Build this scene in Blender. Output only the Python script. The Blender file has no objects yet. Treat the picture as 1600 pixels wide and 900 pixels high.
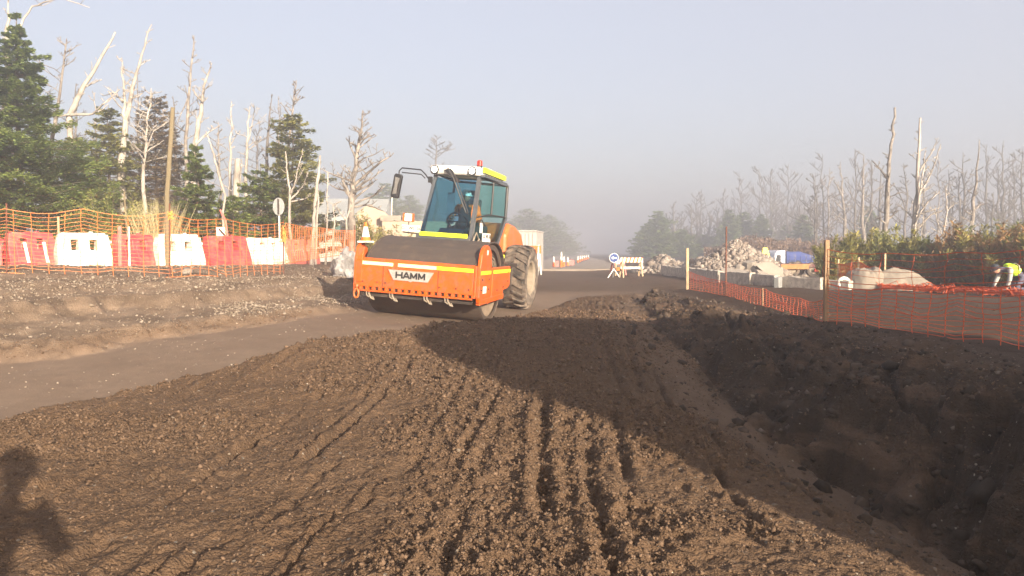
import bpy, bmesh, math, random
import numpy as np
from mathutils import Vector, Matrix, Euler
SC = bpy.context.scene
COL = SC.collection
R = math.radians
# ------------------------------------------------------------------ camera, world, sun, exposure
PITCH = math.atan(57 / 1200)
cd = bpy.data.cameras.new('camera'); cam = bpy.data.objects.new('camera', cd); COL.objects.link(cam)
cam.location = (0, 0, 1.5); cam.rotation_euler = (math.pi / 2 - PITCH, 0, 0)
cd.sensor_width = 36; cd.lens = 36 * 1200 / 1600; cd.clip_start = .05; cd.clip_end = 2000
SC.camera = cam
SUN_EL, SUN_AZ = 16.0, 28.0          # azimuth: degrees right of straight behind the camera
EXPO = 1.75
SKY_STR, SKY_MIX = .10, .70
FOG_DENS = .0074
w = bpy.data.worlds.new('World'); SC.world = w; w.use_nodes = True
nt = w.node_tree; nt.nodes.clear()
sky = nt.nodes.new('ShaderNodeTexSky'); sky.sky_type = 'NISHITA'; sky.sun_disc = False
sky.sun_elevation = R(SUN_EL); sky.sun_rotation = R(180 - SUN_AZ)
sky.air_density = 1.0; sky.dust_density = 4.0
mx = nt.nodes.new('ShaderNodeMix'); mx.data_type = 'RGBA'; mx.inputs[0].default_value = SKY_MIX
mx.inputs[7].default_value = (2.18, 2.03, 2.18, 1)     # thin high fog veil, pale grey blue
bg = nt.nodes.new('ShaderNodeBackground'); bg.inputs[1].default_value = SKY_STR
wo = nt.nodes.new('ShaderNodeOutputWorld')
nt.links.new(sky.outputs[0], mx.inputs[6]); nt.links.new(mx.outputs[2], bg.inputs[0]); nt.links.new(bg.outputs[0], wo.inputs[0])
sl = bpy.data.lights.new('sun', 'SUN'); sl.energy = 5.0; sl.angle = R(.6); sl.color = (1, .84, .64)
so = bpy.data.objects.new('sun', sl); COL.objects.link(so)
tosun = Vector((math.sin(R(SUN_AZ)) * math.cos(R(SUN_EL)), -math.cos(R(SUN_AZ)) * math.cos(R(SUN_EL)), math.sin(R(SUN_EL))))
so.rotation_euler = tosun.to_track_quat('Z', 'Y').to_euler(); so.location = (8, -14, 12)
SC.view_settings.view_transform = 'Standard'; SC.view_settings.look = 'None'
SC.view_settings.exposure = EXPO; SC.view_settings.gamma = 1; SC.view_settings.use_curve_mapping = False
SC.render.engine = 'CYCLES'
try:
    SC.cycles.volume_bounces = 1; SC.cycles.max_bounces = 6; SC.cycles.transparent_max_bounces = 12
except Exception: pass

# ------------------------------------------------------------------ helpers
def P(px, py, Y):
    dx, dy = (px - 800) / 1200, -(py - 450) / 1200
    cp, sp = math.cos(PITCH), math.sin(PITCH)
    d = Vector((dx, cp + dy * sp, -sp + dy * cp))
    return Vector((0, 0, 1.5)) + d * (Y / d.y)

def tag(o, label=None, cat=None, group=None, kind=None):
    if label: o['label'] = label
    if cat: o['category'] = cat
    if group: o['group'] = group
    if kind: o['kind'] = kind
    return o

def empty(name, loc=(0, 0, 0), rz=0, label=None, cat=None, group=None):
    o = bpy.data.objects.new(name, None); COL.objects.link(o)
    o.location = loc; o.rotation_euler = (0, 0, rz); o.empty_display_size = .2
    return tag(o, label, cat, group)

def link_mesh(name, me, mat, parent=None, smooth=False):
    o = bpy.data.objects.new(name, me); COL.objects.link(o)
    if mat is not None and not me.materials: me.materials.append(mat)
    if parent: o.parent = parent
    if smooth: me.polygons.foreach_set('use_smooth', [True] * len(me.polygons))
    return o

def np_mesh(name, verts, faces):
    """verts n x 3, faces m x k (all the same k)"""
    me = bpy.data.meshes.new(name)
    v = np.ascontiguousarray(verts, dtype=np.float32); f = np.ascontiguousarray(faces, dtype=np.int32)
    me.vertices.add(len(v)); me.vertices.foreach_set('co', v.ravel())
    k = f.shape[1]
    me.loops.add(f.size); me.loops.foreach_set('vertex_index', f.ravel())
    me.polygons.add(len(f)); me.polygons.foreach_set('loop_start', np.arange(0, f.size, k, dtype=np.int32))
    me.update(calc_edges=True); me.validate()
    return me

class MB:
    def __init__(s): s.v = []; s.f = []
    def add(s, vs, fs, M=None):
        b = len(s.v)
        s.v += [tuple(M @ Vector(p)) if M is not None else tuple(p) for p in vs]
        s.f += [tuple(b + i for i in f) for f in fs]
    def box(s, lo, hi, M=None):
        x0, y0, z0 = lo; x1, y1, z1 = hi
        s.add([(x0,y0,z0),(x1,y0,z0),(x1,y1,z0),(x0,y1,z0),(x0,y0,z1),(x1,y0,z1),(x1,y1,z1),(x0,y1,z1)],
              [(0,3,2,1),(4,5,6,7),(0,1,5,4),(1,2,6,5),(2,3,7,6),(3,0,4,7)], M)
        return s
    def tube(s, pts, rad, n=8, M=None, caps=True):
        pts = [Vector(p) for p in pts]
        if not isinstance(rad, (list, tuple)): rad = [rad] * len(pts)
        vs = []; up = None
        for i, p in enumerate(pts):
            a = pts[max(i - 1, 0)]; b = pts[min(i + 1, len(pts) - 1)]
            t = (b - a)
            t = t.normalized() if t.length > 1e-9 else Vector((0, 0, 1))
            if up is None:
                up = Vector((0, 0, 1)) if abs(t.z) < .9 else Vector((1, 0, 0))
            u = (up - t * up.dot(t))
            u = u.normalized() if u.length > 1e-6 else t.orthogonal().normalized()
            w_ = t.cross(u); up = u
            for k in range(n):
                an = 2 * math.pi * (k + .5) / n
                vs.append(p + (u * math.cos(an) + w_ * math.sin(an)) * rad[i])
        fs = []
        for i in range(len(pts) - 1):
            for k in range(n):
                k2 = (k + 1) % n
                fs.append((i * n + k, i * n + k2, (i + 1) * n + k2, (i + 1) * n + k))
        if caps:
            fs.append(tuple(range(n - 1, -1, -1))); fs.append(tuple((len(pts) - 1) * n + k for k in range(n)))
        s.add(vs, fs, M); return s
    def prism(s, poly, axis, a, b, M=None):
        """polygon in the plane normal to axis (x: (y,z), y: (x,z), z: (x,y)) from a to b"""
        def mk(p, t):
            return {'x': (t, p[0], p[1]), 'y': (p[0], t, p[1]), 'z': (p[0], p[1], t)}[axis]
        n = len(poly)
        vs = [mk(p, a) for p in poly] + [mk(p, b) for p in poly]
        fs = [tuple(range(n)), tuple(range(2 * n - 1, n - 1, -1))]
        for i in range(n):
            j = (i + 1) % n
            fs.append((i, i + n, j + n, j))
        s.add(vs, fs, M); return s
    def lathe(s, prof, n=32, M=None):
        """prof: (r, t) turned round the x axis, t along x"""
        vs = []
        for r, t in prof:
            for k in range(n):
                an = 2 * math.pi * k / n
                vs.append((t, r * math.cos(an), r * math.sin(an)))
        fs = []
        for i in range(len(prof) - 1):
            for k in range(n):
                k2 = (k + 1) % n
                fs.append((i * n + k, i * n + k2, (i + 1) * n + k2, (i + 1) * n + k))
        s.add(vs, fs, M); return s
    def build(s, name, mat, parent=None, smooth=False, bevel=0, weld=False):
        me = bpy.data.meshes.new(name); me.from_pydata(s.v, [], s.f)
        bm = bmesh.new(); bm.from_mesh(me)
        if weld: bmesh.ops.remove_doubles(bm, verts=bm.verts, dist=1e-5)
        bmesh.ops.recalc_face_normals(bm, faces=bm.faces); bm.to_mesh(me); bm.free()
        o = link_mesh(name, me, mat, parent)
        if smooth:
            me.polygons.foreach_set('use_smooth', [True] * len(me.polygons))
            if smooth == 'angle':
                m = o.modifiers.new('split', 'EDGE_SPLIT'); m.split_angle = R(35)
        if bevel:
            m = o.modifiers.new('bevel', 'BEVEL'); m.width = bevel; m.segments = 2; m.limit_method = 'ANGLE'; m.angle_limit = R(40)
        return o

def text_mesh(body, size, depth, mat, M, parent, name='lettering', align='CENTER', bold=0.0):
    cu = bpy.data.curves.new(name, 'FONT'); cu.body = body; cu.size = size; cu.extrude = depth
    cu.align_x = align; cu.align_y = 'CENTER'; cu.offset = bold
    t = bpy.data.objects.new(name + '_tmp', cu); COL.objects.link(t)
    dg = bpy.context.evaluated_depsgraph_get(); dg.update()
    me = bpy.data.meshes.new_from_object(t.evaluated_get(dg))
    bpy.data.objects.remove(t); bpy.data.curves.remove(cu)
    me.transform(M); me.materials.clear(); me.materials.append(mat); me.name = name
    o = bpy.data.objects.new(name, me); COL.objects.link(o); o.parent = parent
    return o

# ------------------------------------------------------------------ materials
def _lin(c): return (*c, 1)
def mat(name, col, rough=.7, metal=0, noise=.15, scale=6, col2=None, bump=0, bscale=40, dirt=None, dirt_amt=0, dirt_scale=3, spec=.4, emit=None):
    m = bpy.data.materials.new(name); m.use_nodes = True; t = m.node_tree; b = t.nodes['Principled BSDF']
    b.inputs['Roughness'].default_value = rough; b.inputs['Metallic'].default_value = metal
    b.inputs['Specular IOR Level'].default_value = spec
    co = t.nodes.new('ShaderNodeTexCoord')
    n = t.nodes.new('ShaderNodeTexNoise'); n.inputs['Scale'].default_value = scale; n.inputs['Detail'].default_value = 6
    t.links.new(co.outputs['Object'], n.inputs['Vector'])
    ra = t.nodes.new('ShaderNodeMapRange'); ra.inputs[1].default_value = .32; ra.inputs[2].default_value = .68
    t.links.new(n.outputs['Fac'], ra.inputs[0])
    mxn = t.nodes.new('ShaderNodeMix'); mxn.data_type = 'RGBA'
    c2 = col2 if col2 else tuple(c * (1 - noise * 2) for c in col)
    mxn.inputs[6].default_value = _lin(col); mxn.inputs[7].default_value = _lin(c2)
    t.links.new(ra.outputs[0], mxn.inputs[0])
    out = mxn.outputs[2]
    if dirt:
        n2 = t.nodes.new('ShaderNodeTexNoise'); n2.inputs['Scale'].default_value = dirt_scale; n2.inputs['Detail'].default_value = 9; n2.inputs['Roughness'].default_value = .65
        t.links.new(co.outputs['Object'], n2.inputs['Vector'])
        r2 = t.nodes.new('ShaderNodeMapRange'); r2.inputs[1].default_value = .62 - dirt_amt * .45; r2.inputs[2].default_value = .80 - dirt_amt * .25
        t.links.new(n2.outputs['Fac'], r2.inputs[0])
        m2 = t.nodes.new('ShaderNodeMix'); m2.data_type = 'RGBA'; m2.inputs[7].default_value = _lin(dirt)
        t.links.new(r2.outputs[0], m2.inputs[0]); t.links.new(out, m2.inputs[6]); out = m2.outputs[2]
    t.links.new(out, b.inputs['Base Color'])
    if bump:
        n3 = t.nodes.new('ShaderNodeTexNoise'); n3.inputs['Scale'].default_value = bscale; n3.inputs['Detail'].default_value = 5
        t.links.new(co.outputs['Object'], n3.inputs['Vector'])
        bp = t.nodes.new('ShaderNodeBump'); bp.inputs['Strength'].default_value = bump; bp.inputs['Distance'].default_value = .02
        t.links.new(n3.outputs['Fac'], bp.inputs['Height']); t.links.new(bp.outputs[0], b.inputs['Normal'])
    if emit:
        b.inputs['Emission Color'].default_value = _lin(emit[0]); b.inputs['Emission Strength'].default_value = emit[1]
    return m

DUST = (.20, .145, .105)
MT = dict(
    orange=mat('orange_paint', (0.648, 0.092, 0.004), .42, noise=.08, scale=4, dirt=(.17, .088, .05), dirt_amt=.36, dirt_scale=9, bump=.08, bscale=25),
    orange2=mat('orange_hood_paint', (0.506, 0.126, 0.030), .42, noise=.08, dirt=DUST, dirt_amt=.2, dirt_scale=4),
    steel_dark=mat('dull_dark_steel', (.052, .042, .036), .5, .35, dirt=(.10, .075, .058), dirt_amt=.35, dirt_scale=6, bump=.15, bscale=60),
    drum=mat('drum_steel', (.060, .047, .040), .5, .15, dirt=(.090, .068, .053), dirt_amt=.5, dirt_scale=3, bump=.12, bscale=30),
    drum_end=mat('drum_end_dust', (0.198, 0.150, 0.108), .8, noise=.15, dirt=(.16, .12, .09), dirt_amt=.3, dirt_scale=7),
    cover=mat('dusty_grey_cover', (0.055, 0.043, 0.037), .75, noise=.08, scale=3, dirt=(.10, .072, .054), dirt_amt=.25, dirt_scale=6, bump=.08, bscale=30),
    cabgrey=mat('grey_cab_frame', (0.068, 0.076, 0.088), .5, noise=.1, dirt=(.25, .21, .18), dirt_amt=.12),
    white=mat('white_paint', (.78, .76, .72), .5, noise=.05, dirt=(.45, .38, .3), dirt_amt=.15),
    black=mat('black_plastic', (.02, .02, .022), .5, noise=.2),
    rubber=mat('tyre_rubber', (0.029, 0.026, 0.024), .9, noise=.2, dirt=(.20, .155, .12), dirt_amt=.5, dirt_scale=5, bump=.3, bscale=30),
    tyrewall=mat('dusty_tyre_wall', (0.083, 0.069, 0.057), .9, noise=.15, dirt=(.30, .24, .19), dirt_amt=.4, dirt_scale=6, bump=.2, bscale=30),
    rim=mat('dusty_rim', (0.260, 0.223, 0.174), .8, noise=.15, dirt=(.2, .15, .1), dirt_amt=.35),
    yellow=mat('yellow_reflective_tape', (.74, .80, .03), .35, noise=.03, scale=9),
    palestripe=mat('pale_reflective_tape', (.86, .74, .42), .3, noise=.06, scale=9),  # yellow tape as washed out by the sun, glare put into the colour
    seat=mat('dark_blue_fabric', (.02, .04, .06), .9),
    lamp=mat('work_lamp_lens', (.9, .9, .88), .15, emit=((1, .97, .9), 1.2)),
    redlens=mat('red_lens', (.62, .03, .015), .25, noise=.1),
    mirror=mat('mirror_glass', (.6, .62, .65), .08, 1, noise=.02),
    pink=mat('faded_red_plastic', (0.553, 0.045, 0.058), .5, noise=.12, scale=2.5, dirt=(.26, .15, .11), dirt_amt=.3, dirt_scale=4),
    salmon=mat('sunbleached_red_plastic', (0.561, 0.150, 0.130), .5, noise=.1, scale=2.5, dirt=(.55, .40, .32), dirt_amt=.2, dirt_scale=4),
    whiteplastic=mat('white_plastic', (.80, .76, .68), .5, noise=.06, scale=3, dirt=(.30, .22, .16), dirt_amt=.32, dirt_scale=5),
    net=mat('orange_net_plastic', (0.663, 0.198, 0.050), .55, noise=.1, scale=2),
    netred=mat('red_orange_net_plastic', (.66, .11, .03), .55, noise=.12, scale=2),
    rope=mat('orange_yellow_rope', (.75, .35, .08), .7, noise=.1),
    wood=mat('stake_wood', (0.280, 0.182, 0.105), .8, noise=.2, scale=9, col2=(.24, .15, .085), bump=.3, bscale=50),
    palewood=mat('pale_stake_wood', (0.465, 0.345, 0.210), .8, noise=.15, scale=9, bump=.3, bscale=50),
    rust=mat('rusty_rod', (.16, .06, .035), .85, noise=.25, scale=20),
    deadwood=mat('bleached_dead_wood', (0.295, 0.264, 0.232), .85, scale=3.6, col2=(.12, .10, .085), dirt=(.04, .033, .028), dirt_amt=.35, dirt_scale=5, bump=.8, bscale=22),
    palewhite=mat('pale_dead_wood', (0.382, 0.348, 0.309), .85, scale=2.6, col2=(.19, .165, .14), dirt=(.08, .07, .06), dirt_amt=.15, dirt_scale=3.5, bump=.4, bscale=18),
    greydead=mat('grey_dead_wood', (0.138, 0.126, 0.117), .9, scale=2, col2=(.075, .066, .058), bump=.3, bscale=18),
    straw=mat('straw_coloured_pole', (0.146, 0.118, 0.065), .8, scale=3, col2=(.15, .12, .07)),
    bark=mat('live_bark', (.11, .085, .065), .9, bump=.4, bscale=20),
    kerbstone=mat('rough_kerb_stone', (.52, .46, .39), .9, scale=7, col2=(.30, .26, .22), dirt=(.12, .10, .08), dirt_amt=.3, dirt_scale=9, bump=.8, bscale=14),
    concrete=mat('pale_concrete', (0.273, 0.239, 0.205), .88, noise=.1, scale=3, dirt=(.27, .22, .17), dirt_amt=.3, dirt_scale=2, bump=.3, bscale=30),
    peach=mat('warm_painted_wall', (0.403, 0.317, 0.245), .9, noise=.08, scale=1.5, dirt=(.36, .28, .2), dirt_amt=.2, dirt_scale=1.3),
    roofgrey=mat('pale_grey_sheet_roof', (0.288, 0.304, 0.304), .6, noise=.1, scale=1),
    greenglass=mat('green_window_band', (.06, .12, .11), .2, noise=.1),
    sand=mat('pale_sand', (0.231, 0.198, 0.160), .95, noise=.12, scale=3, bump=.4, bscale=25),
    board=mat('grey_board', (0.252, 0.259, 0.259), .7, noise=.12, scale=6),
    blue=mat('truck_blue', (.020, .045, .20), .45, noise=.1, dirt=(.2, .18, .17), dirt_amt=.15),
    paleblue=mat('pale_cab_paint', (.55, .58, .68), .45, noise=.08, dirt=(.3, .26, .22), dirt_amt=.15),
    signblue=mat('sign_blue', (.012, .045, .20), .4, noise=.04),
    signyellow=mat('sign_yellow', (.75, .62, .03), .45, noise=.05),
    skin=mat('skin', (.45, .26, .18), .6, noise=.05),
    hivis=mat('hi_vis_yellow', (.55, .90, .03), .7, noise=.05),
    hiorange=mat('hi_vis_orange', (.85, .16, .02), .75, noise=.08),
    denim=mat('grey_blue_trousers', (.10, .10, .15), .9),
    greycloth=mat('pale_grey_cloth', (.42, .42, .40), .9),
    darkcloth=mat('dark_cloth', (.03, .035, .045), .9),
    hair=mat('dark_hair', (.02, .015, .012), .7),
    bag=mat('grey_white_plastic_sheet', (.24, .23, .23), .5, noise=.2, scale=5),
    tank=mat('pale_container_paint', (0.375, 0.345, 0.323), .6, noise=.06, scale=1),
    trailerorange=mat('orange_board', (0.420, 0.175, 0.056), .7, noise=.15),
)
def glass_mat(name, tint, glossy=.12):
    m = bpy.data.materials.new(name); m.use_nodes = True; t = m.node_tree; t.nodes.clear()
    o = t.nodes.new('ShaderNodeOutputMaterial'); tr = t.nodes.new('ShaderNodeBsdfTransparent'); tr.inputs[0].default_value = _lin(tint)
    g = t.nodes.new('ShaderNodeBsdfGlossy'); g.inputs['Roughness'].default_value = .04; g.inputs[0].default_value = (.8, .9, .95, 1)
    lw = t.nodes.new('ShaderNodeLayerWeight'); f = t.nodes.new('ShaderNodeMath'); f.operation = 'POWER'; f.inputs[1].default_value = 5; t.links.new(lw.outputs['Facing'], f.inputs[0])
    ad = t.nodes.new('ShaderNodeMath'); ad.operation = 'MULTIPLY_ADD'; ad.inputs[1].default_value = .5; ad.inputs[2].default_value = glossy * .5
    x = t.nodes.new('ShaderNodeMixShader')
    t.links.new(f.outputs[0], ad.inputs[0]); t.links.new(ad.outputs[0], x.inputs[0]); t.links.new(tr.outputs[0], x.inputs[1]); t.links.new(g.outputs[0], x.inputs[2]); t.links.new(x.outputs[0], o.inputs[0])
    return m
MT['glass'] = glass_mat('tinted_cab_glass', (.46, .67, .78), .06)
MT['doorglass'] = glass_mat('green_tinted_door_glass', (.70, .86, .84), .05)

def leaf_mat(name, a, b, trans=.25):
    m = bpy.data.materials.new(name); m.use_nodes = True; t = m.node_tree; p = t.nodes['Principled BSDF']
    p.inputs['Roughness'].default_value = .6; p.inputs['Specular IOR Level'].default_value = .3
    at = t.nodes.new('ShaderNodeAttribute'); at.attribute_name = 'tone'
    x = t.nodes.new('ShaderNodeMix'); x.data_type = 'RGBA'; x.inputs[6].default_value = _lin(a); x.inputs[7].default_value = _lin(b)
    t.links.new(at.outputs['Fac'], x.inputs[0]); t.links.new(x.outputs[2], p.inputs['Base Color'])
    tl = t.nodes.new('ShaderNodeBsdfTranslucent'); t.links.new(x.outputs[2], tl.inputs[0])
    mm = t.nodes.new('ShaderNodeMixShader'); mm.inputs[0].default_value = trans
    o = t.nodes['Material Output']; t.links.new(p.outputs[0], mm.inputs[1]); t.links.new(tl.outputs[0], mm.inputs[2]); t.links.new(mm.outputs[0], o.inputs[0])
    return m
LEAF = dict(
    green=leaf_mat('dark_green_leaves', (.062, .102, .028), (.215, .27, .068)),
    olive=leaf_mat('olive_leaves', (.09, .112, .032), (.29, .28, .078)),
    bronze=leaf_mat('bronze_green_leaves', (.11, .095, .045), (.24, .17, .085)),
    hedge=leaf_mat('hedge_leaves', (.085, .095, .024), (.33, .285, .080)),
    hedgered=leaf_mat('rusty_hedge_leaves', (.12, .090, .032), (.32, .18, .075)),
    brown=leaf_mat('brown_scrub', (.12, .078, .058), (.22, .15, .11)),
    grass=leaf_mat('dry_grass', (.30, .26, .13), (.48, .42, .24)),
)

# soil: attribute driven mix of materials that lie there
def soil_material():
    m = bpy.data.materials.new('soil'); m.use_nodes = True; t = m.node_tree; b = t.nodes['Principled BSDF']
    b.inputs['Roughness'].default_value = .95; b.inputs['Specular IOR Level'].default_value = .15
    geo = t.nodes.new('ShaderNodeNewGeometry')
    def noise(scale, detail=6, rough=.6, sx=1, sy=1, sz=1):
        mp = t.nodes.new('ShaderNodeMapping'); mp.inputs['Scale'].default_value = (sx, sy, sz)
        t.links.new(geo.outputs['Position'], mp.inputs[0])
        n = t.nodes.new('ShaderNodeTexNoise'); n.inputs['Scale'].default_value = scale; n.inputs['Detail'].default_value = detail; n.inputs['Roughness'].default_value = rough
        t.links.new(mp.outputs[0], n.inputs['Vector']); return n.outputs['Fac']
    def rng(s, a, bb, lo=0, hi=1):
        r = t.nodes.new('ShaderNodeMapRange'); r.inputs[1].default_value = a; r.inputs[2].default_value = bb; r.inputs[3].default_value = lo; r.inputs[4].default_value = hi
        t.links.new(s, r.inputs[0]); return r.outputs[0]
    def mix(f, a, bb):
        x = t.nodes.new('ShaderNodeMix'); x.data_type = 'RGBA'
        if isinstance(f, float): x.inputs[0].default_value = f
        else: t.links.new(f, x.inputs[0])
        for i, c in ((6, a), (7, bb)):
            if isinstance(c, tuple): x.inputs[i].default_value = _lin(c)
            else: t.links.new(c, x.inputs[i])
        return x.outputs[2]
    def attr(n):
        a = t.nodes.new('ShaderNodeAttribute'); a.attribute_name = n; return a.outputs['Fac']
    n1 = rng(noise(1.3, 8), .35, .65); n2 = rng(noise(9, 8, .7), .3, .7); n3 = rng(noise(45, 4, .7), .3, .7)
    fill = mix(n1, (.092, .056, .033), (.132, .085, .054)); fill = mix(n2, fill, (.102, .065, .040)); fill = mix(rng(noise(.55, 5, .6), .50, .64, 0, .35), fill, (.066, .043, .029)); fill = mix(rng(noise(26, 3, .6), .60, .70, 0, .5), fill, (.165, .125, .095)); 
    lane = mix(n1, (.160, .114, .082), (.190, .138, .100)); lane = mix(rng(noise(3, 8, .7), .35, .7), lane, (.136, .097, .070))
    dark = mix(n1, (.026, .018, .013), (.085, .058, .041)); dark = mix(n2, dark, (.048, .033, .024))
    field = mix(n1, (.040, .025, .017), (.064, .041, .028))
    lb = mix(n1, (.165, .120, .086), (.225, .167, .122)); lb = mix(rng(noise(2.2, 8, .65, .6, .6, 2.5), .4, .62), lb, (.110, .079, .056))
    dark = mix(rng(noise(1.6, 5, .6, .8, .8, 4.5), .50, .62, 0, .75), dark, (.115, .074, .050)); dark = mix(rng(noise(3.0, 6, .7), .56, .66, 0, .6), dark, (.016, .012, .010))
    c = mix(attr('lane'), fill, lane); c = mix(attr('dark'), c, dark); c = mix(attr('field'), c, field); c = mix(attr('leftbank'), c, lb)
    # embedded pale grit: small voronoi cells
    vo = t.nodes.new('ShaderNodeTexVoronoi'); vo.inputs['Scale'].default_value = 28; t.links.new(geo.outputs['Position'], vo.inputs['Vector'])
    g = t.nodes.new('ShaderNodeMath'); g.operation = 'LESS_THAN'; g.inputs[1].default_value = .26; t.links.new(vo.outputs['Distance'], g.inputs[0])
    sp = t.nodes.new('ShaderNodeSeparateColor'); t.links.new(vo.outputs['Color'], sp.inputs[0])
    thr = t.nodes.new('ShaderNodeMath'); thr.operation = 'LESS_THAN'; t.links.new(sp.outputs[0], thr.inputs[0]); 
    gr = t.nodes.new('ShaderNodeMath'); gr.operation = 'MULTIPLY_ADD'; gr.inputs[1].default_value = .55; gr.inputs[2].default_value = .035
    t.links.new(attr('gravel'), gr.inputs[0]); t.links.new(gr.outputs[0], thr.inputs[1])
    mu = t.nodes.new('ShaderNodeMath'); mu.operation = 'MULTIPLY'; t.links.new(g.outputs[0], mu.inputs[0]); t.links.new(thr.outputs[0], mu.inputs[1])
    stone = mix(sp.outputs[1], (.14, .115, .09), (.27, .235, .195))
    c = mix(mu.outputs[0], c, stone)
    t.links.new(c, b.inputs['Base Color'])
    # fine bump, quieter on the rolled lane
    hs = t.nodes.new('ShaderNodeMath'); hs.operation = 'MULTIPLY_ADD'; hs.inputs[1].default_value = .6
    def grain(scale):
        g_ = t.nodes.new('ShaderNodeTexVoronoi'); g_.inputs['Scale'].default_value = scale; t.links.new(geo.outputs['Position'], g_.inputs['Vector'])
        i_ = t.nodes.new('ShaderNodeMath'); i_.operation = 'MULTIPLY_ADD'; i_.inputs[1].default_value = -1.0; i_.inputs[2].default_value = 1.0; t.links.new(g_.outputs['Distance'], i_.inputs[0]); return i_.outputs[0]
    ga = t.nodes.new('ShaderNodeMath'); ga.operation = 'MULTIPLY_ADD'; ga.inputs[1].default_value = .55; t.links.new(grain(52), ga.inputs[0]); t.links.new(mu.outputs[0], ga.inputs[2])
    gb = t.nodes.new('ShaderNodeMath'); gb.operation = 'MULTIPLY_ADD'; gb.inputs[1].default_value = .30; t.links.new(grain(120), gb.inputs[0]); t.links.new(ga.outputs[0], gb.inputs[2])
    t.links.new(noise(38, 6, .75), hs.inputs[0]); t.links.new(gb.outputs[0], hs.inputs[2])
    bp = t.nodes.new('ShaderNodeBump'); bp.inputs['Distance'].default_value = .020
    st = rng(attr('lane'), 0, 1, 1.0, .2); t.links.new(st, bp.inputs['Strength'])
    t.links.new(hs.outputs[0], bp.inputs['Height']); t.links.new(bp.outputs[0], b.inputs['Normal'])
    return m
MT['soil'] = soil_material()

# ------------------------------------------------------------------ terrain
def _hash(ix, iy, seed):
    h = (ix.astype(np.int64) * 374761393 + iy.astype(np.int64) * 668265263 + seed * 974634777) & 0xffffffff
    h = ((h ^ (h >> 13)) * 1274126177) & 0xffffffff
    h = (h ^ (h >> 16)) & 0xffffffff
    h = (h * 2246822519) & 0xffffffff
    return ((h ^ (h >> 15)) & 0xffffff) / float(0xffffff)
def vnoise(x, y, seed=0):
    fx, fy = np.floor(x), np.floor(y); u, v = x - fx, y - fy
    u = u * u * (3 - 2 * u); v = v * v * (3 - 2 * v)
    a = _hash(fx, fy, seed); b = _hash(fx + 1, fy, seed); c = _hash(fx, fy + 1, seed); d = _hash(fx + 1, fy + 1, seed)
    return (a * (1 - u) + b * u) * (1 - v) + (c * (1 - u) + d * u) * v
def fbm(x, y, seed=0, octv=4, gain=.5):
    s = 0; a = 1; n = 0
    for k in range(octv):
        s = s + a * (vnoise(x * 2 ** k + 17.3 * k, y * 2 ** k - 9.1 * k, seed + k) - .5); n += a; a *= gain
    return s / n * 2
def cells(x, y, seed=0):
    """lumps: 1 at a cell's middle falling to 0, random size"""
    fx, fy = np.floor(x), np.floor(y); best = np.zeros_like(x)
    for i in (-1, 0, 1):
        for j in (-1, 0, 1):
            cx, cy = fx + i, fy + j
            px_ = cx + _hash(cx, cy, seed); py_ = cy + _hash(cx, cy, seed + 1); r = .25 + .5 * _hash(cx, cy, seed + 2) ** 2
            d2 = ((x - px_) ** 2 + (y - py_) ** 2) / (r * r)
            best = np.maximum(best, np.sqrt(np.clip(1 - d2, 0, 1)) * r)
    return best
def sstep(a, b, x):
    t = np.clip((x - a) / (b - a), 0, 1); return t * t * (3 - 2 * t)
YB = [-30, 0, 5, 8.6, 10.6, 13.8, 16, 20, 30, 60, 400]; XB = [-13, -9.5, -7.2, -5.7, -4.5, -2.95, -2.7, -2.8, -3.2, -4, -4]
YT = [-30, 0, 5, 8.6, 11.5, 13.5, 17, 20, 30, 60, 400]; XT = [-18, -15, -12.5, -10, -7.7, -6.1, -4.0, -4.0, -4.6, -7, -7]
YR = [-30, 0, 4.4, 6, 8, 12, 16, 19, 24, 400]; XR = [3.2, 3.1, 2.85, 2.55, 2.2, 2.2, 2.6, 3.3, 4.5, 4.5]
YS = [-30, 0, 7, 10, 13, 17, 20, 24, 400]; XS = [4.6, 4.5, 4.15, 4.0, 3.7, 3.4, 4.0, 6, 6]
YF = [-30, 4, 6, 7, 8.8, 9.7, 11, 14, 17, 20, 22]; XF = [-12, -5.7, -4.1, -3.55, -2.5, -1.75, -.7, .3, 1.0, 2.4, 5]
MLOC = Vector((-1.46, 14.17, .30)); MYAW, MTILT = R(-15), R(3.9)
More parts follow.
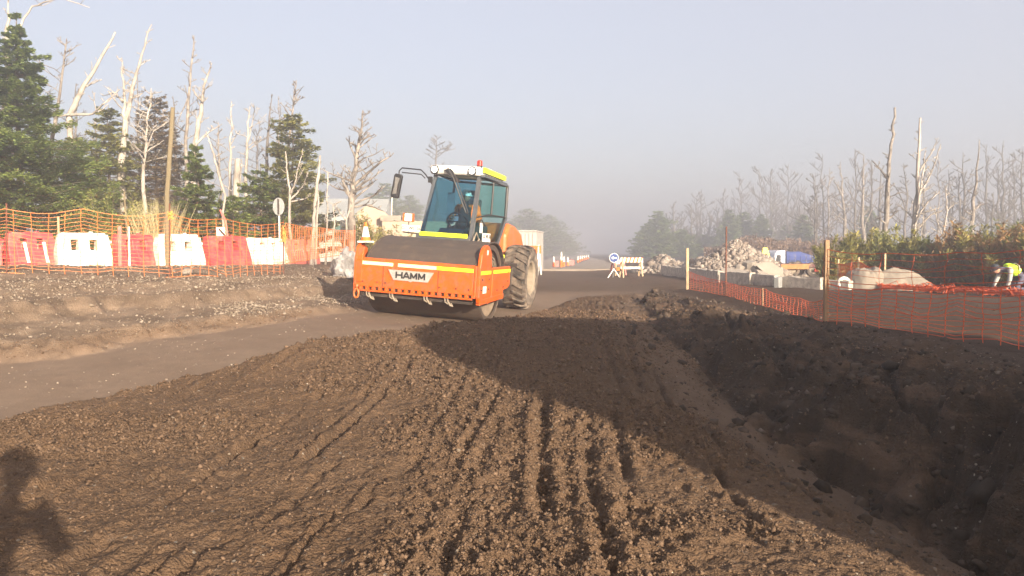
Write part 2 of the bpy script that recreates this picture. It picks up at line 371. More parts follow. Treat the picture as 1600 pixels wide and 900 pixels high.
def layers(x, y):
    x = np.asarray(x, float); y = np.asarray(y, float)
    wob = fbm(x * .7, y * .7, 3, 4) ; wob2 = fbm(x * 2.6, y * 2.6, 9, 4)
    z = .38 * sstep(4, 13, y)
    # left bank in two ledges
    xb = np.interp(y, YB, XB); xt = np.interp(y, YT, XT)
    t = (xb - x) / np.maximum(xb - xt, .3) + wob * .16 + wob2 * .07
    prof = .26 * sstep(-.02, .12, t) + .12 * sstep(.12, .45, t) + .34 * sstep(.42, .56, t) + .28 * sstep(.60, .98, t)
    hl = np.interp(y, [0, 17, 24, 36, 60, 400], [1.05, .85, .75, .5, .25, .1])
    left = np.clip((xb - x) / np.maximum(xb - xt, .3), 0, 1)
    far_l = sstep(0, 2.6, xt - x)
    zl = z + (hl - (z - .0) * .0) * 0
    target = np.interp(y, [0, 9, 13.5, 17, 24, 36, 60, 400], [1.05, 1.05, 1.03, .93, .9, .8, .5, .45]) + .22 * far_l * np.interp(y, [0, 40, 60], [1, 1, .2])
    zz = z + (target - z) * np.clip(prof, 0, 1)
    # right bank
    xr = np.interp(y, YR, XR); xs = np.interp(y, YS, XS)
    s = (x - xr) / np.maximum(xs - xr, .2)
    gully = np.abs(fbm(x * .5, y * 1.5, 41, 4))
    rag = fbm(y * 3.1 + 9, x * 1.2, 141, 4, .6); blk = np.round(vnoise(y * 1.5, x * .4, 143) * 4) / 4
    s2 = s + wob2 * .20 + wob * .20 + rag * .20 + (blk - .5) * .28 + .05 * fbm(x * 9, y * 9, 145, 3) - (gully - .25) * .35 * np.exp(-((s - .5) / .5) ** 2)
    pr = sstep(.10, .22, s2) * .32 + sstep(.30, .50, s2) * .46 + .22 * sstep(.60, 1.05, s2)
    chan = -.42 * np.exp(-((s + .15) / .55) ** 2) * sstep(9.5, 5, y)
    zz = zz + chan * (x > -2)
    zz = zz + (.45 - zz) * pr * (x > 0)
    cleft = np.maximum(0, .10 - np.abs(fbm(x * .8 + 5, y * .55, 57, 3))) * 10
    zz = zz - .30 * cleft * np.exp(-((s - .45) / .35) ** 2) * sstep(20, 14, y) * (x > 0)
    zz = zz - .16 * np.exp(-((s - .04 + wob2 * .08) / .07) ** 2) * sstep(14, 9, y) * (x > 0)
    lump = np.exp(-((s - .5) / .42) ** 2) * sstep(24, 17, y)
    zz = zz + lump * (.24 * wob2 + .15 * fbm(x * 6, y * 6, 51, 4, .6) + .16 * fbm(x * 1.6, y * 1.6, 53, 2) + .10 * cells(x * 3.2, y * 3.2, 59))
    # loose fill raised beside the rolled lane
    xf = np.interp(y, YF, XF)
    df = (x - xf) * .8
    fill = sstep(-.12, .22, df + wob2 * .16) * sstep(21.5, 18, y) * (1 - sstep(-.6, .1, s))
    rgt = sstep(-.15, .9, s)                       # how far into the right bank
    u = x - .067 * y
    crest = np.exp(-((df - .55) / .45) ** 2) * sstep(6.5, 8.5, y) * sstep(12, 9.8, y)
    fh = fill * (.14 * sstep(13, 9.8, y) + .02 + .11 * crest + .05 * wob)
    # tyre and track grooves along the road, broken up
    gr = 0
    jit0 = fbm(x * 6, y * 6, 201, 4); jit1 = fbm(x * 11, y * 11, 207, 3)
    rs = np.random.RandomState(4); yt_ = np.linspace(-2, 24, 1300)
    for k in range(52):
        u0 = rs.uniform(-5.2, 2.3); wd = rs.uniform(.016, .042); dp = rs.uniform(.014, .045); sd = rs.randint(1000)
        b1 = vnoise(yt_ * .45 + k * 7.7, yt_ * 0 + k, sd); b2 = vnoise(yt_ * .95 + k * 3.1, yt_ * 0 + .5 * k, sd + 7)
        bend = .10 * (np.interp(y, yt_, b1) - .5) + rs.uniform(-.035, .02) * (y - 6)
        on = sstep(.58, .70, np.interp(y, yt_, b2) + .16 * jit1)
        if k < 9:
            u0, wd, dp, ya, yb_, = ((-.10, .045, .075, 3.9, 6.6), (.22, .036, .055, 2.6, 5.6), (-.62, .030, .035, 4.6, 7.2), (-.98, .028, .035, 5.2, 8.4), (.55, .036, .045, 5.6, 9.5), (.80, .04, .045, 7, 11), (-2.1, .03, .03, 3.6, 6.2), (-1.55, .03, .035, 4.6, 7.4), (1.05, .04, .035, 6, 13))[k]
            on = sstep(ya - .3, ya + .4, y + .3 * jit0) * sstep(yb_ + .4, yb_ - .3, y + .3 * jit0) * (.72 + .28 * np.sin(y * 52 + k)); bend = .05 * np.sin(y * .8 + k)
        dd = (u - u0 - bend - .007 * jit0 - .010 * jit1) / wd
        gr = gr - dp * np.exp(-dd * dd) * on + dp * .45 * (np.exp(-((dd - 2.0)) ** 2) + np.exp(-((dd + 2.0)) ** 2)) * on
    near = sstep(20, 11, y)
    gr = gr * (1 + .9 * jit1)
    fh = fh + fill * gr * near * (.55 + .9 * vnoise(x * 4, y * 4, 77))
    pressed = .7 * sstep(.60, .70, vnoise(x * .8 + 3, y * 1.1, 88)) * sstep(9.5, 7, y)
    rough = fill * (1 - .7 * pressed)
    c1 = cells(x * 17, y * 17, 100) / 17; c0 = cells(x * 33, y * 33, 105) / 33; c2 = cells(x * 6.2, y * 6.2, 110) / 6.2
    dens = sstep(.40, .62, vnoise(x * 1.7, y * 1.7, 121))
    fh = fh + rough * (c1 * .55 + c0 * 1.15 + c2 * .24 * dens + .026 * fbm(x * 9, y * 9, 33, 4, .6)) + fill * .035 * fbm(x * 2.2, y * 2.2, 35, 4)
    zz = zz + fh
    # the right plateau, worked earth
    plat = sstep(.85, 1.15, s) * (x > 0)
    zz = zz + plat * (.035 * fbm(x * 1.2, y * 3.2, 61, 4) + .05 * np.maximum(fbm(x * .6, y * 4.2, 66, 3), 0)) * sstep(60, 24, y)
    zz = zz + plat * .10 * np.exp(-((s - 1.15) / .35) ** 2) * (.3 + vnoise(x * 2, y * 2, 67)) * sstep(20, 15, y)
    # dip beyond the kerb where the truck stands
    zz = zz - 1.05 * sstep(11.5, 14.5, x) * sstep(31, 37, y) * sstep(70, 62, y)
    # left ledge stones
    lbm = sstep(.0, .12, t) * (x < 0)
    zz = zz + lbm * (.035 * wob2 + .022 * fbm(x * 8, y * 8, 71, 3)) * sstep(30, 18, y)
    # lane: almost flat, faint long marks, a plane under the roller
    lane = (1 - fill) * (1 - np.clip(prof * 6, 0, 1) * (x < 0)) * (1 - sstep(-.5, .2, s))
    zz = zz + lane * (.012 * fbm(x * .9, y * .9, 81, 3) + .004 * fbm(x * 6, y * 6, 82, 3))
    dx_, dy_ = x - MLOC.x, y - MLOC.y; c_, s_ = math.cos(MYAW), math.sin(MYAW)
    lx = dx_ * c_ + dy_ * s_; ly = -dx_ * s_ + dy_ * c_
    plane = MLOC.z - math.tan(MTILT) * lx
    wt = sstep(2.0, 1.2, np.abs(lx - .1)) * sstep(-2.6, -1.2, ly) * sstep(7.5, 4.5, ly)
    zz = zz * (1 - wt) + (plane - .004) * wt
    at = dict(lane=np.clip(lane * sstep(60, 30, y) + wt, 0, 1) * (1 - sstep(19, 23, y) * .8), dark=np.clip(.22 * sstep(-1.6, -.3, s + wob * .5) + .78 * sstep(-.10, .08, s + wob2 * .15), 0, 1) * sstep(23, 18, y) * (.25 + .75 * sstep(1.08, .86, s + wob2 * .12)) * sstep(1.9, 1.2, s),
              field=plat * sstep(.9, 1.2, s) * .9 + (1 - plat) * sstep(19, 24, y) * .45 * (x > -2), leftbank=lbm,
              gravel=np.clip(lbm * (.06 + 1.0 * np.exp(-((t - .86) / .20) ** 2) * (.35 + .65 * sstep(.35, .6, vnoise(x * .9, y * .9, 91))) + .95 * sstep(.56, .68, vnoise(x * .55 + 4, y * .8, 93)) * np.exp(-((t - .28) / .22) ** 2)) + .45 * np.exp(-((s - 1.05) / .18) ** 2) * sstep(21, 17, y), 0, 1))
    return zz, at
def H(x, y):
    i = int(np.clip(np.searchsorted(gx, x) - 1, 0, len(gx) - 2)); j = int(np.clip(np.searchsorted(gy, y) - 1, 0, len(gy) - 2))
    u = (x - gx[i]) / (gx[i + 1] - gx[i]); v = (y - gy[j]) / (gy[j + 1] - gy[j])
    return float((Z[j, i] * (1 - u) + Z[j, i + 1] * u) * (1 - v) + (Z[j + 1, i] * (1 - u) + Z[j + 1, i + 1] * u) * v)

def axis_pts(lo, hi, dlo, dhi, d, grow, minst=None):
    core = np.arange(dlo, dhi + d / 2, d); out = list(core)
    st = d; v = core[-1]
    while v < hi: st *= grow; v += st; out.append(min(v, hi))
    st = d; v = core[0]; pre = []
    while v > lo: st *= grow; v -= st; pre.append(max(v, lo))
    return np.array(pre[::-1] + out)
gx = axis_pts(-260, 260, -7.0, 5.4, .0165, 1.05)
_y = [2.55]
while _y[-1] < 420: _y.append(_y[-1] + max(.0042 * _y[-1], .0125) * (1 if _y[-1] < 30 else 3))
gy = np.array([-40, -20, -10, -5, -2, -.5, .6, 1.4, 1.9, 2.2, 2.4] + _y)
X, Y = np.meshgrid(gx, gy)
Z, AT = layers(X, Y)
nx, ny = len(gx), len(gy)
idx = np.arange(nx * ny).reshape(ny, nx)
F = np.stack([idx[:-1, :-1], idx[:-1, 1:], idx[1:, 1:], idx[1:, :-1]], -1).reshape(-1, 4)
me = np_mesh('ground', np.stack([X, Y, Z], -1).reshape(-1, 3), F)
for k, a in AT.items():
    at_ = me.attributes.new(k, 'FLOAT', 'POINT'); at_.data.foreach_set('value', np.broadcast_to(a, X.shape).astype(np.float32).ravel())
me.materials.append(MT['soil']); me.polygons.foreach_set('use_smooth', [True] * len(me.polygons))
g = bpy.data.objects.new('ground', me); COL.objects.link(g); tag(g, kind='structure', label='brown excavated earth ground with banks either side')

# road strip running off into the fog
rb = MB()
ys = np.concatenate([np.arange(44, 70, 1.5), np.arange(70, 420, 6)])
L_, R_ = [], []
for y in ys:
    cx = 3.6 + (y - 44) * .075 + 0; hw = 3.4
    z = max(H(cx - hw, y), H(cx, y), H(cx + hw, y)) + .05
    L_.append((cx - hw + .25 * math.sin(y * .9), y, z)); R_.append((cx + hw + .3 * math.sin(y * 1.3 + 1), y, z))
n = len(ys)
vs = L_ + R_ + [(a, b, c - .25) for a, b, c in L_] + [(a, b, c - .25) for a, b, c in R_]
fs = []
for i in range(n - 1):
    fs += [(i, i + n, i + n + 1, i + 1), (i, i + 1, i + 1 + 2 * n, i + 2 * n), (i + n, i + 3 * n, i + 3 * n + 1, i + n + 1)]
fs.append((0, 2 * n, 3 * n, n))
rb.add(vs, fs)
MT['road'] = mat('pale_gravel_road', (.25, .205, .165), .95, noise=.12, scale=1.2, dirt=(.16, .125, .10), dirt_amt=.3, dirt_scale=.8, bump=.3, bscale=20)
tag(rb.build('road', MT['road']), kind='structure', label='pale gravel road running into the fog')

# ------------------------------------------------------------------ scattered stones (uncountable)
ICO = None
def ico():
    global ICO
    if ICO is None:
        bm = bmesh.new(); bmesh.ops.create_icosphere(bm, subdivisions=1, radius=1)
        ICO = (np.array([v.co[:] for v in bm.verts]), np.array([[v.index for v in f.verts] for f in bm.faces])); bm.free()
    return ICO
OCT = (np.array([(1, 0, 0), (-1, 0, 0), (0, 1, 0), (0, -1, 0), (0, 0, 1), (0, 0, -1), ], float), np.array([(0, 2, 4), (2, 1, 4), (1, 3, 4), (3, 0, 4), (2, 0, 5), (1, 2, 5), (3, 1, 5), (0, 3, 5)]))
def stones(name, pos, size, material, seed, label, cat=None, kind='stuff', smooth=True, flat=(.55, 1.0), jit=.35, low=False):
    v0, f0 = OCT if low else ico(); rs = np.random.RandomState(seed); n = len(pos)
    v = np.repeat(v0[None], n, 0) * (1 + rs.uniform(-jit, jit, (n, len(v0), 1)))
    v = v * np.stack([rs.uniform(.7, 1.2, n), rs.uniform(.7, 1.2, n), rs.uniform(*flat, n)], -1)[:, None, :]
    a = rs.uniform(0, 6.283, n); ca, sa = np.cos(a)[:, None], np.sin(a)[:, None]
    b = rs.uniform(-.6, .6, n); cb, sb = np.cos(b)[:, None], np.sin(b)[:, None]
    y_, z_ = v[..., 1] * cb - v[..., 2] * sb, v[..., 1] * sb + v[..., 2] * cb
    x_ = v[..., 0] * ca - y_ * sa; y_ = v[..., 0] * sa + y_ * ca
    v = np.stack([x_, y_, z_], -1) * size[:, None, None] + pos[:, None, :]
    f = (f0[None] + (np.arange(n) * len(v0))[:, None, None]).reshape(-1, 3)
    me = np_mesh(name, v.reshape(-1, 3), f)
    tn = me.attributes.new('tone', 'FLOAT', 'POINT'); tn.data.foreach_set('value', np.repeat(rs.uniform(0, 1, n), len(v0)).astype(np.float32))
    me.materials.append(material)
    if smooth: me.polygons.foreach_set('use_smooth', [True] * len(me.polygons))
    o = bpy.data.objects.new(name, me); COL.objects.link(o); tag(o, label, cat, kind=kind); return o
def tone_mat(name, a, b, bump=.3, bscale=60):
    m = mat(name, a, .95, spec=.2, bump=bump, bscale=bscale); t = m.node_tree; p = t.nodes['Principled BSDF']
    at = t.nodes.new('ShaderNodeAttribute'); at.attribute_name = 'tone'
    x = t.nodes.new('ShaderNodeMix'); x.data_type = 'RGBA'; x.inputs[6].default_value = _lin(a); x.inputs[7].default_value = _lin(b)
    t.links.new(at.outputs['Fac'], x.inputs[0]); t.links.new(x.outputs[2], p.inputs['Base Color']); return m
MT['clod'] = tone_mat('soil_clods', (.064, .040, .025), (.150, .100, .067))
MT['clod_dark'] = tone_mat('dark_soil_clods', (.030, .021, .016), (.12, .095, .078))
MT['gravel'] = tone_mat('bank_gravel', (.15, .118, .088), (.27, .225, .18))
MT['rubble'] = tone_mat('broken_rubble', (.15, .12, .10), (.31, .27, .235))
def scatter(n, x0, x1, y0, y1, fn, seed, power=1.0):
    rs = np.random.RandomState(seed); x = rs.uniform(x0, x1, n); y = y0 + (y1 - y0) * rs.uniform(0, 1, n) ** power
    z, a = layers(x, y); p = fn(x, y, z, a)
    k = rs.uniform(0, 1, n) < p
    return np.stack([x, y, z], -1)[k], rs
def f_fill(x, y, z, a):
    keep = np.abs(x / np.maximum(y, 1)) < .78
    return keep * np.clip(1 - a['lane'] * 1.05 - a['leftbank'] - a['dark'] * .75 - a['field'], 0, 1) * (.85 + .15 * sstep(.42, .62, vnoise(x * 1.7, y * 1.7, 121))) * (1 - .9 * sstep(.56, .68, vnoise(x * .8 + 3, y * 1.1, 88)) * sstep(9.5, 7, y))
pos, rs = scatter(400000, -8, 4, 2.7, 14, f_fill, 11, 1.9)
sz = np.clip(.0042 + .0042 * rs.exponential(.7, len(pos)), .004, .026) * (.7 + .07 * pos[:, 1])
pos[:, 2] += sz * .25
stones('soil_clods', pos, sz, MT['clod'], 12, 'loose brown clods scattered over the fill', low=True, smooth=False)
pos, rs = scatter(1500, -7, 4, 2.7, 13, lambda x, y, z, a: np.clip(1 - a['lane'] * 1.05 - a['leftbank'], 0, 1) * .35, 23, 1.5)
sz = np.clip(.005 + .007 * rs.exponential(.8, len(pos)), .005, .03); pos[:, 2] -= sz * .25
stones('loose_pebbles', pos, sz, tone_mat('dull_pebbles', (.075, .055, .04), (.20, .165, .13)), 24, 'scattered pebbles of several sizes on the brown fill', flat=(.4, .9), smooth=False)
def f_lane(x, y, z, a): return a['lane'] * .5 * sstep(.45, .7, vnoise(x * .9, y * .9, 55)) + .03
pos, rs = scatter(2200, -8, 1, 6, 16, f_lane, 13)
sz = np.clip(.005 + .006 * rs.exponential(.7, len(pos)), .005, .022); stones('loose_pebbles', pos, sz, MT['gravel'], 14, 'few pale pebbles on the rolled lane')
def f_left(x, y, z, a): return a['leftbank'] * (.05 + .95 * a['gravel']) * (1 - .7 * sstep(5, 9, -x - .45 * (20 - y)))
pos, rs = scatter(130000, -14, -2.3, 7.5, 22, f_left, 15)
sz = np.clip(.007 + .0115 * rs.exponential(.6, len(pos)), .007, .05); pos[:, 2] += sz * .15
stones('bank_gravel', pos, sz, MT['gravel'], 16, 'pale gravel layer exposed on the left bank', low=True, smooth=False, jit=.25)
def f_right(x, y, z, a): return np.clip(a['dark'] * .5 + a['gravel'] * 1.2, 0, 1) * (.3 + .7 * sstep(.4, .65, vnoise(x * 1.1, y * 1.1, 95))) * (x > .5)
pos, rs = scatter(60000, .8, 6, 3, 21, f_right, 17, 1.2)
sz = np.clip(.004 + .009 * rs.exponential(.6, len(pos)), .004, .045); pos[:, 2] += sz * .15
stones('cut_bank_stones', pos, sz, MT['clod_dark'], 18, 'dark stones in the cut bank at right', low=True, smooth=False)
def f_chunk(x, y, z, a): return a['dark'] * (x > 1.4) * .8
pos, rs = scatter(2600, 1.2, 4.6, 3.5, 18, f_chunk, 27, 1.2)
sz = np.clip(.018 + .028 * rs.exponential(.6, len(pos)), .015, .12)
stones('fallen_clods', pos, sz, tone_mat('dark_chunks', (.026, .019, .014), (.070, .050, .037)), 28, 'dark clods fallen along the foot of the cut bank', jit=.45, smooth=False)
def f_field(x, y, z, a): return a['field'] * .30 * sstep(.4, .7, vnoise(x * .7, y * .7, 97))
pos, rs = scatter(14000, 1, 18, 8, 40, f_field, 19, 1.3)
sz = np.clip(.012 + .022 * rs.exponential(.6, len(pos)), .012, .09); pos[:, 2] -= sz * .2
stones('field_clods', pos, sz * .8, tone_mat('field_chunks', (.035, .022, .015), (.085, .055, .038)), 20, 'brown clods over the worked field')

# ------------------------------------------------------------------ foliage
def leaves_mesh(name, C, D, L, W, tone, matr, parent, flat=.35, seed=1):
    """C centres, D long directions (n x 3), L, W sizes"""
    rs = np.random.RandomState(seed); n = len(C)
    D = D / np.maximum(np.linalg.norm(D, axis=1, keepdims=True), 1e-6)
    up = np.stack([rs.normal(0, flat, n), rs.normal(0, flat, n), np.ones(n)], -1)
    S = np.cross(D, up); S /= np.maximum(np.linalg.norm(S, axis=1, keepdims=True), 1e-6)
    L = np.broadcast_to(L, (n,))[:, None]; W = np.broadcast_to(W, (n,))[:, None]
    v = np.stack([C - D * L * .5, C + S * W * .5, C + D * L * .5, C - S * W * .5], 1)
    f = np.arange(4 * n).reshape(n, 4)
    me = np_mesh(name, v.reshape(-1, 3), f)
    t = me.attributes.new('tone', 'FLOAT', 'POINT'); t.data.foreach_set('value', np.repeat(np.clip(tone, 0, 1), 4).astype(np.float32))
    return link_mesh(name, me, matr, parent)

def conifer(px, py_base, py_top, D, halfw, n, leaf, label, seed, zb=None, lean=0, start=.06, power=.85, group=None, lsize=1.0, cat='evergreen tree'):
    """layered evergreen: base pixel, top pixel, distance and half width in metres"""
    if D > 40: D *= 1.8; halfw *= 1.8; lsize *= 1.65
    b = P(px, py_base, D); top = P(px, py_top, D); zg = H(b.x, b.y) if zb is None else zb
    h = top.z - zg; rs = np.random.RandomState(seed)
    root = empty('evergreen_tree', (b.x, b.y, zg), 0, label, cat, group)
    t = MB(); pts = [(lean * k / 8 * h + rs.normal(0, .02), rs.normal(0, .02), h * k / 8 - .1 * (k == 0)) for k in range(9)]
    t.tube(pts, [max(.012, h * .017 * (1 - k / 8.3)) for k in range(9)], 7)
    C, DD, T = [], [], []
    nl = max(22, int(h * 4.0)) if D > 40 else max(12, int(h * 4.4)); per = max(5, int(n / (nl * 7)))
    for k in range(nl):
        f = start + (1 - start) * (k + rs.uniform(-.3, .3)) / nl; f = min(max(f, .02), .985)
        rr = halfw * (1 - f) ** power * (1 + .12 * math.sin(f * 17 + seed)) + .05
        if f < .18: rr *= .75 + .25 * f / .18
        nb = 8 if f < .8 else 5
        a0 = rs.uniform(0, 6.28)
        for j in range(nb):
            a = a0 + 6.283 * j / nb + rs.normal(0, .25); ln = rr * rs.uniform(.62, 1.22)
            if rs.rand() < .06: ln *= 1.25
            z0 = f * h + rs.uniform(-.5, .5) * h / nl * .8; rise = rs.uniform(-.06, .30) * ln; tone = rs.uniform(.15, .75)
            tip = np.array([math.cos(a) * ln, math.sin(a) * ln, rise])
            t.tube([(lean * f * h, 0, z0), (lean * f * h + tip[0] * .5, tip[1] * .5, z0 + rise * .3), (lean * f * h + tip[0], tip[1], z0 + rise)], [.02 * rr + .004, .012 * rr + .003, .003], 4, caps=False)
            m = int(per * (.35 + ln / max(halfw, .1) * 1.5) * (1.0)) + 6
            q = rs.uniform(.12, 1.02, m) ** .75
            base = np.array([lean * f * h, 0, z0]) + np.outer(q, tip); base[:, 2] -= (rise * .7 * q * (1 - q))
            side = np.array([-math.sin(a), math.cos(a), 0]); wdt = ln * .36 * (1.08 - q) + .05
            off = rs.uniform(-1, 1, m); base += side * (off * wdt)[:, None]
            base[:, 2] += rs.normal(0, .022 + .016 * ln, m) - np.abs(off) * .06 * ln
            d = tip / ln * .8 + side * np.sign(off)[:, None] * .75 + rs.normal(0, .25, (m, 3)); d[:, 2] *= .6
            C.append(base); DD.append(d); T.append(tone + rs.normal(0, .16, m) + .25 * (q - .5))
    C = np.concatenate(C); DD = np.concatenate(DD); T = np.concatenate(T); s = rs.uniform(.7, 1.35, len(C)) * lsize
    t.build('trunk', MT['bark'], root)
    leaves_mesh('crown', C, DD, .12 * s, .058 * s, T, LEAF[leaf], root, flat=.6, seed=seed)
    return root

def bush(px, py_base, py_top, D, halfw, n, leaf, label, seed, upright=.5, group=None, lsize=1.0, name='leafy_bush', cat='bush', depth=.8):
    b = P(px, py_base, D); top = P(px, py_top, D); zg = H(b.x, b.y); h = top.z - zg; rs = np.random.RandomState(seed)
    root = empty(name, (b.x, b.y, zg), 0, label, cat, group)
    C, DD, T = [], [], []; t = MB()
    ns = 34
    for k in range(ns):
        a = rs.uniform(0, 6.283); r = math.sqrt(rs.rand()); bx, by = r * halfw * .55 * math.cos(a), r * halfw * .55 * depth * math.sin(a)
        hh = h * (1 - .45 * r * r) * rs.uniform(.62, 1.08); tx, ty = bx * 1.7 + rs.normal(0, .1), by * 1.7 + rs.normal(0, .1)
        t.tube([(bx * .5, by * .5, -.05), ((bx + tx) / 2, (by + ty) / 2, hh * .5), (tx, ty, hh)], [.018, .012, .004], 4, caps=False)
        m = n // ns; q = rs.uniform(.06, 1.03, m); tone = rs.uniform(.1, .9)
        c = np.stack([bx * .5 + (tx - bx * .5) * q, by * .5 + (ty - by * .5) * q, hh * q], -1)
        sp = .05 + .17 * (1 - q) * halfw + .05
        an = rs.uniform(0, 6.283, m); rr = rs.uniform(.02, 1, m) * sp * 1.5
        c += np.stack([np.cos(an) * rr, np.sin(an) * rr, rs.normal(0, .05, m)], -1)
        d = np.stack([np.cos(an), np.sin(an), rs.normal(upright, .5, m)], -1)
        C.append(c); DD.append(d); T.append(tone + rs.normal(0, .18, m))
    C = np.concatenate(C); DD = np.concatenate(DD); T = np.concatenate(T); s = rs.uniform(.7, 1.4, len(C)) * lsize
    t.build('stems', MT['bark'], root)
    leaves_mesh('leaves', C, DD, .12 * s, .035 * s, T, LEAF[leaf], root, flat=.8, seed=seed)
    return root

# ------------------------------------------------------------------ dead trees
def wig(a, b, n, amp, rs):
    a, b = Vector(a), Vector(b); L = (b - a).length; out = [a]
    for k in range(1, n):
        out.append(a.lerp(b, k / n) + Vector((rs.gauss(0, 1), rs.gauss(0, 1), rs.gauss(0, .4))) * amp * L * .5)
    out.append(b); return out
def along(pts, t):
    k = t * (len(pts) - 1); i = min(int(k), len(pts) - 2); return pts[i].lerp(pts[i + 1], k - i)
def grow(mb, pts, r0, r1, rs, depth, nb, lenf, up, lo=.35):
    m = len(pts) - 1; mb.tube(pts, [r0 + (r1 - r0) * (k / m) ** .85 for k in range(m + 1)], 7 if depth > 1 else 5)
    if depth <= 0: return
    L = sum((pts[i + 1] - pts[i]).length for i in range(m))
    for k in range(nb):
        t = lo + (1 - lo) * (k + rs.random()) / nb; t = min(t, .98); p = along(pts, t); a = rs.uniform(0, 6.283)
        ln = L * lenf * (1.15 - t) * rs.uniform(.5, 1.5); ax = (pts[-1] - pts[0]).normalized()
        d = (Vector((math.cos(a), math.sin(a), 0)) * rs.uniform(.6, 1.1) + ax * rs.uniform(.2, 1) * up + Vector((0, 0, .3 * up))).normalized()
        mid = p + d * ln * .55; e = mid + (d * .8 + Vector((0, 0, rs.uniform(.1, .7) * up))).normalized() * ln * .5
        rr = max((r0 + (r1 - r0) * t) * rs.uniform(.3, .55), r1); q = [p] + wig(p, mid, 2, .08, rs)[1:] + wig(mid, e, 2, .1, rs)[1:]
        grow(mb, q, rr, max(rr * .25, min(r1, rr)), rs, depth - 1, max(2, nb // 2), .5, up, .25)
def dead_tree(trace, D, r, label, seed, material='deadwood', forks=(), nb=8, lenf=.22, depth=2, up=.8, group=None, tip=.02, name='dead_tree', lo=.35, ground=True, cat='dead tree'):
    """trace: pixels from base to tip; forks: further pixel polylines that leave it"""
    sc = 1.8 if D > 62 else 1.4 if D > 40 else 1; D *= sc; r *= sc * .70; tip *= sc * .8; nb = int(nb * 2.0)
    rs = random.Random(seed); p0 = P(*trace[0], D); zg = H(p0.x, p0.y)
    base = Vector((p0.x, p0.y, zg)) if ground else p0.copy()
    root = empty(name, base, 0, label, cat, group)
    pts = [P(px, py, D + rs.uniform(-.1, .1)) - base for px, py in trace]
    if ground: pts[0] = Vector((0, 0, -.15))
    def dens(pp, amp=.045):
        out = [pp[0]]
        for i in range(len(pp) - 1): out += wig(pp[i], pp[i + 1], 5, amp * .6, rs)[1:]
        return out
    t = MB(); trunk = dens(pts); m = len(trunk) - 1
    t.tube(trunk, [(r * (1.35 if k == 0 else 1) * (1 - k / m) + tip * (k / m)) * rs.uniform(.86, 1.14) for k in range(m + 1)], 9)
    b = MB(); blist = []; rmin = .00034 * D
    for f in forks:
        b = MB(); blist.append(b)
        rr = f[0] * sc * .8; fp = dens([P(px, py, D + (rs.uniform(-.5, .5) if i else 0)) - base for i, (px, py) in enumerate(f[1:])], .05)
        grow(b, fp, rr, max(rr * .25, .006, rmin), rs, 2, 5, .32, up, .25)
    if nb:
        L = sum((trunk[i + 1] - trunk[i]).length for i in range(m))
        for k in range(nb):
            b = MB(); blist.append(b)
            tt = lo + (.98 - lo) * (k + rs.random()) / nb; p = along(trunk, tt); a = rs.uniform(0, 6.283)
            ln = L * lenf * (1.15 - tt) * rs.uniform(.35, 1.4)
            d = Vector((math.cos(a), .6 * math.sin(a), rs.uniform(.3, 1.1) * up)).normalized()
            q = wig(p, p + d * ln, 3, .09, rs); rr = (r * (1 - tt) + tip * tt) * rs.uniform(.25, .5)
            grow(b, q, max(rr, rmin * 1.6), max(rr * .25, .004, rmin), rs, depth - 1, 5 if D > 40 else 4, .55, up, .2)
    t.build('trunk', MT[material], root, smooth=True)
    blist = [q for q in blist if q.v]
    if len(blist) <= 7:
        for q in blist: q.build('branch', MT[material], root, smooth=True)
    else:
        # one limb system: tie it together with a slim core that runs inside the trunk
        a_ = MB(); a_.tube(trunk[:-1], [max(.004, (r * (1 - k / m) + tip * (k / m)) * .5) for k in range(m)], 5)
        for q in blist: a_.add(q.v, q.f)
        a_.build('branches', MT[material], root, smooth=True)
    return root
#OBJ_BEGIN
# ------------------------------------------------------------------ tipper shape added out of view behind the photographer to shade the trench
def wheel(mb_t, mb_r, c, r, w, axis='x', lugs=False):
    M = Matrix.Translation(c) @ (Matrix.Rotation(R(90), 4, 'Z') if axis == 'y' else Matrix())
    mb_t.lathe([(r * .55, -w / 2), (r * .62, -w / 2 - .01), (r * .9, -w / 2), (r, -w * .36), (r, w * .36), (r * .9, w / 2), (r * .62, w / 2 + .01), (r * .55, w / 2), (r * .55, -w / 2)], 36, M)
    mb_r.lathe([(.001, w * .30), (r * .2, w * .34), (r * .25, w * .22), (r * .5, w * .2), (r * .56, w * .46), (r * .56, -w * .46), (r * .5, -w * .2), (r * .25, -w * .22), (.001, -w * .30)], 28, M)
def parked_tipper():
    x0, y0 = 5.3, -3.1; z = .45
    t = empty('parked_tipper', (x0, y0, z), 0, 'high sided tipper truck parked behind the camera on the right plateau', 'truck')
    b = MB(); b.prism([(0, 1.1), (0, 4.05), (5.6, 4.15), (5.9, 1.1)], 'y', 0, 2.5); 
    for k in range(7): b.box((.3 + k * .8, -.06, 1.1), (.42 + k * .8, -.001, 3.5)); b.box((.3 + k * .8, 2.501, 1.1), (.42 + k * .8, 2.56, 3.5))
    b.build('tipper_body', MT['blue'], t)
    c = MB(); c.prism([(6.1, .7), (6.1, 3.2), (7.6, 3.2), (8.0, 2.1), (8.1, .7)], 'y', .05, 2.45); c.build('cab', MT['paleblue'], t, bevel=.05)
    f = MB(); f.box((.2, .7, .75), (7.9, 1.8, 1.08)); f.build('chassis', MT['steel_dark'], t)
    for wx in (.9, 2.3, 7.1):
        for wy in (.2, 2.3):
            a, r_ = MB(), MB(); wheel(a, r_, (wx, wy, .52), .52, .32, 'y'); o = a.build('wheel', MT['rubber'], t, smooth=True); r_.build('rim', MT['rim'], o)
parked_tipper()

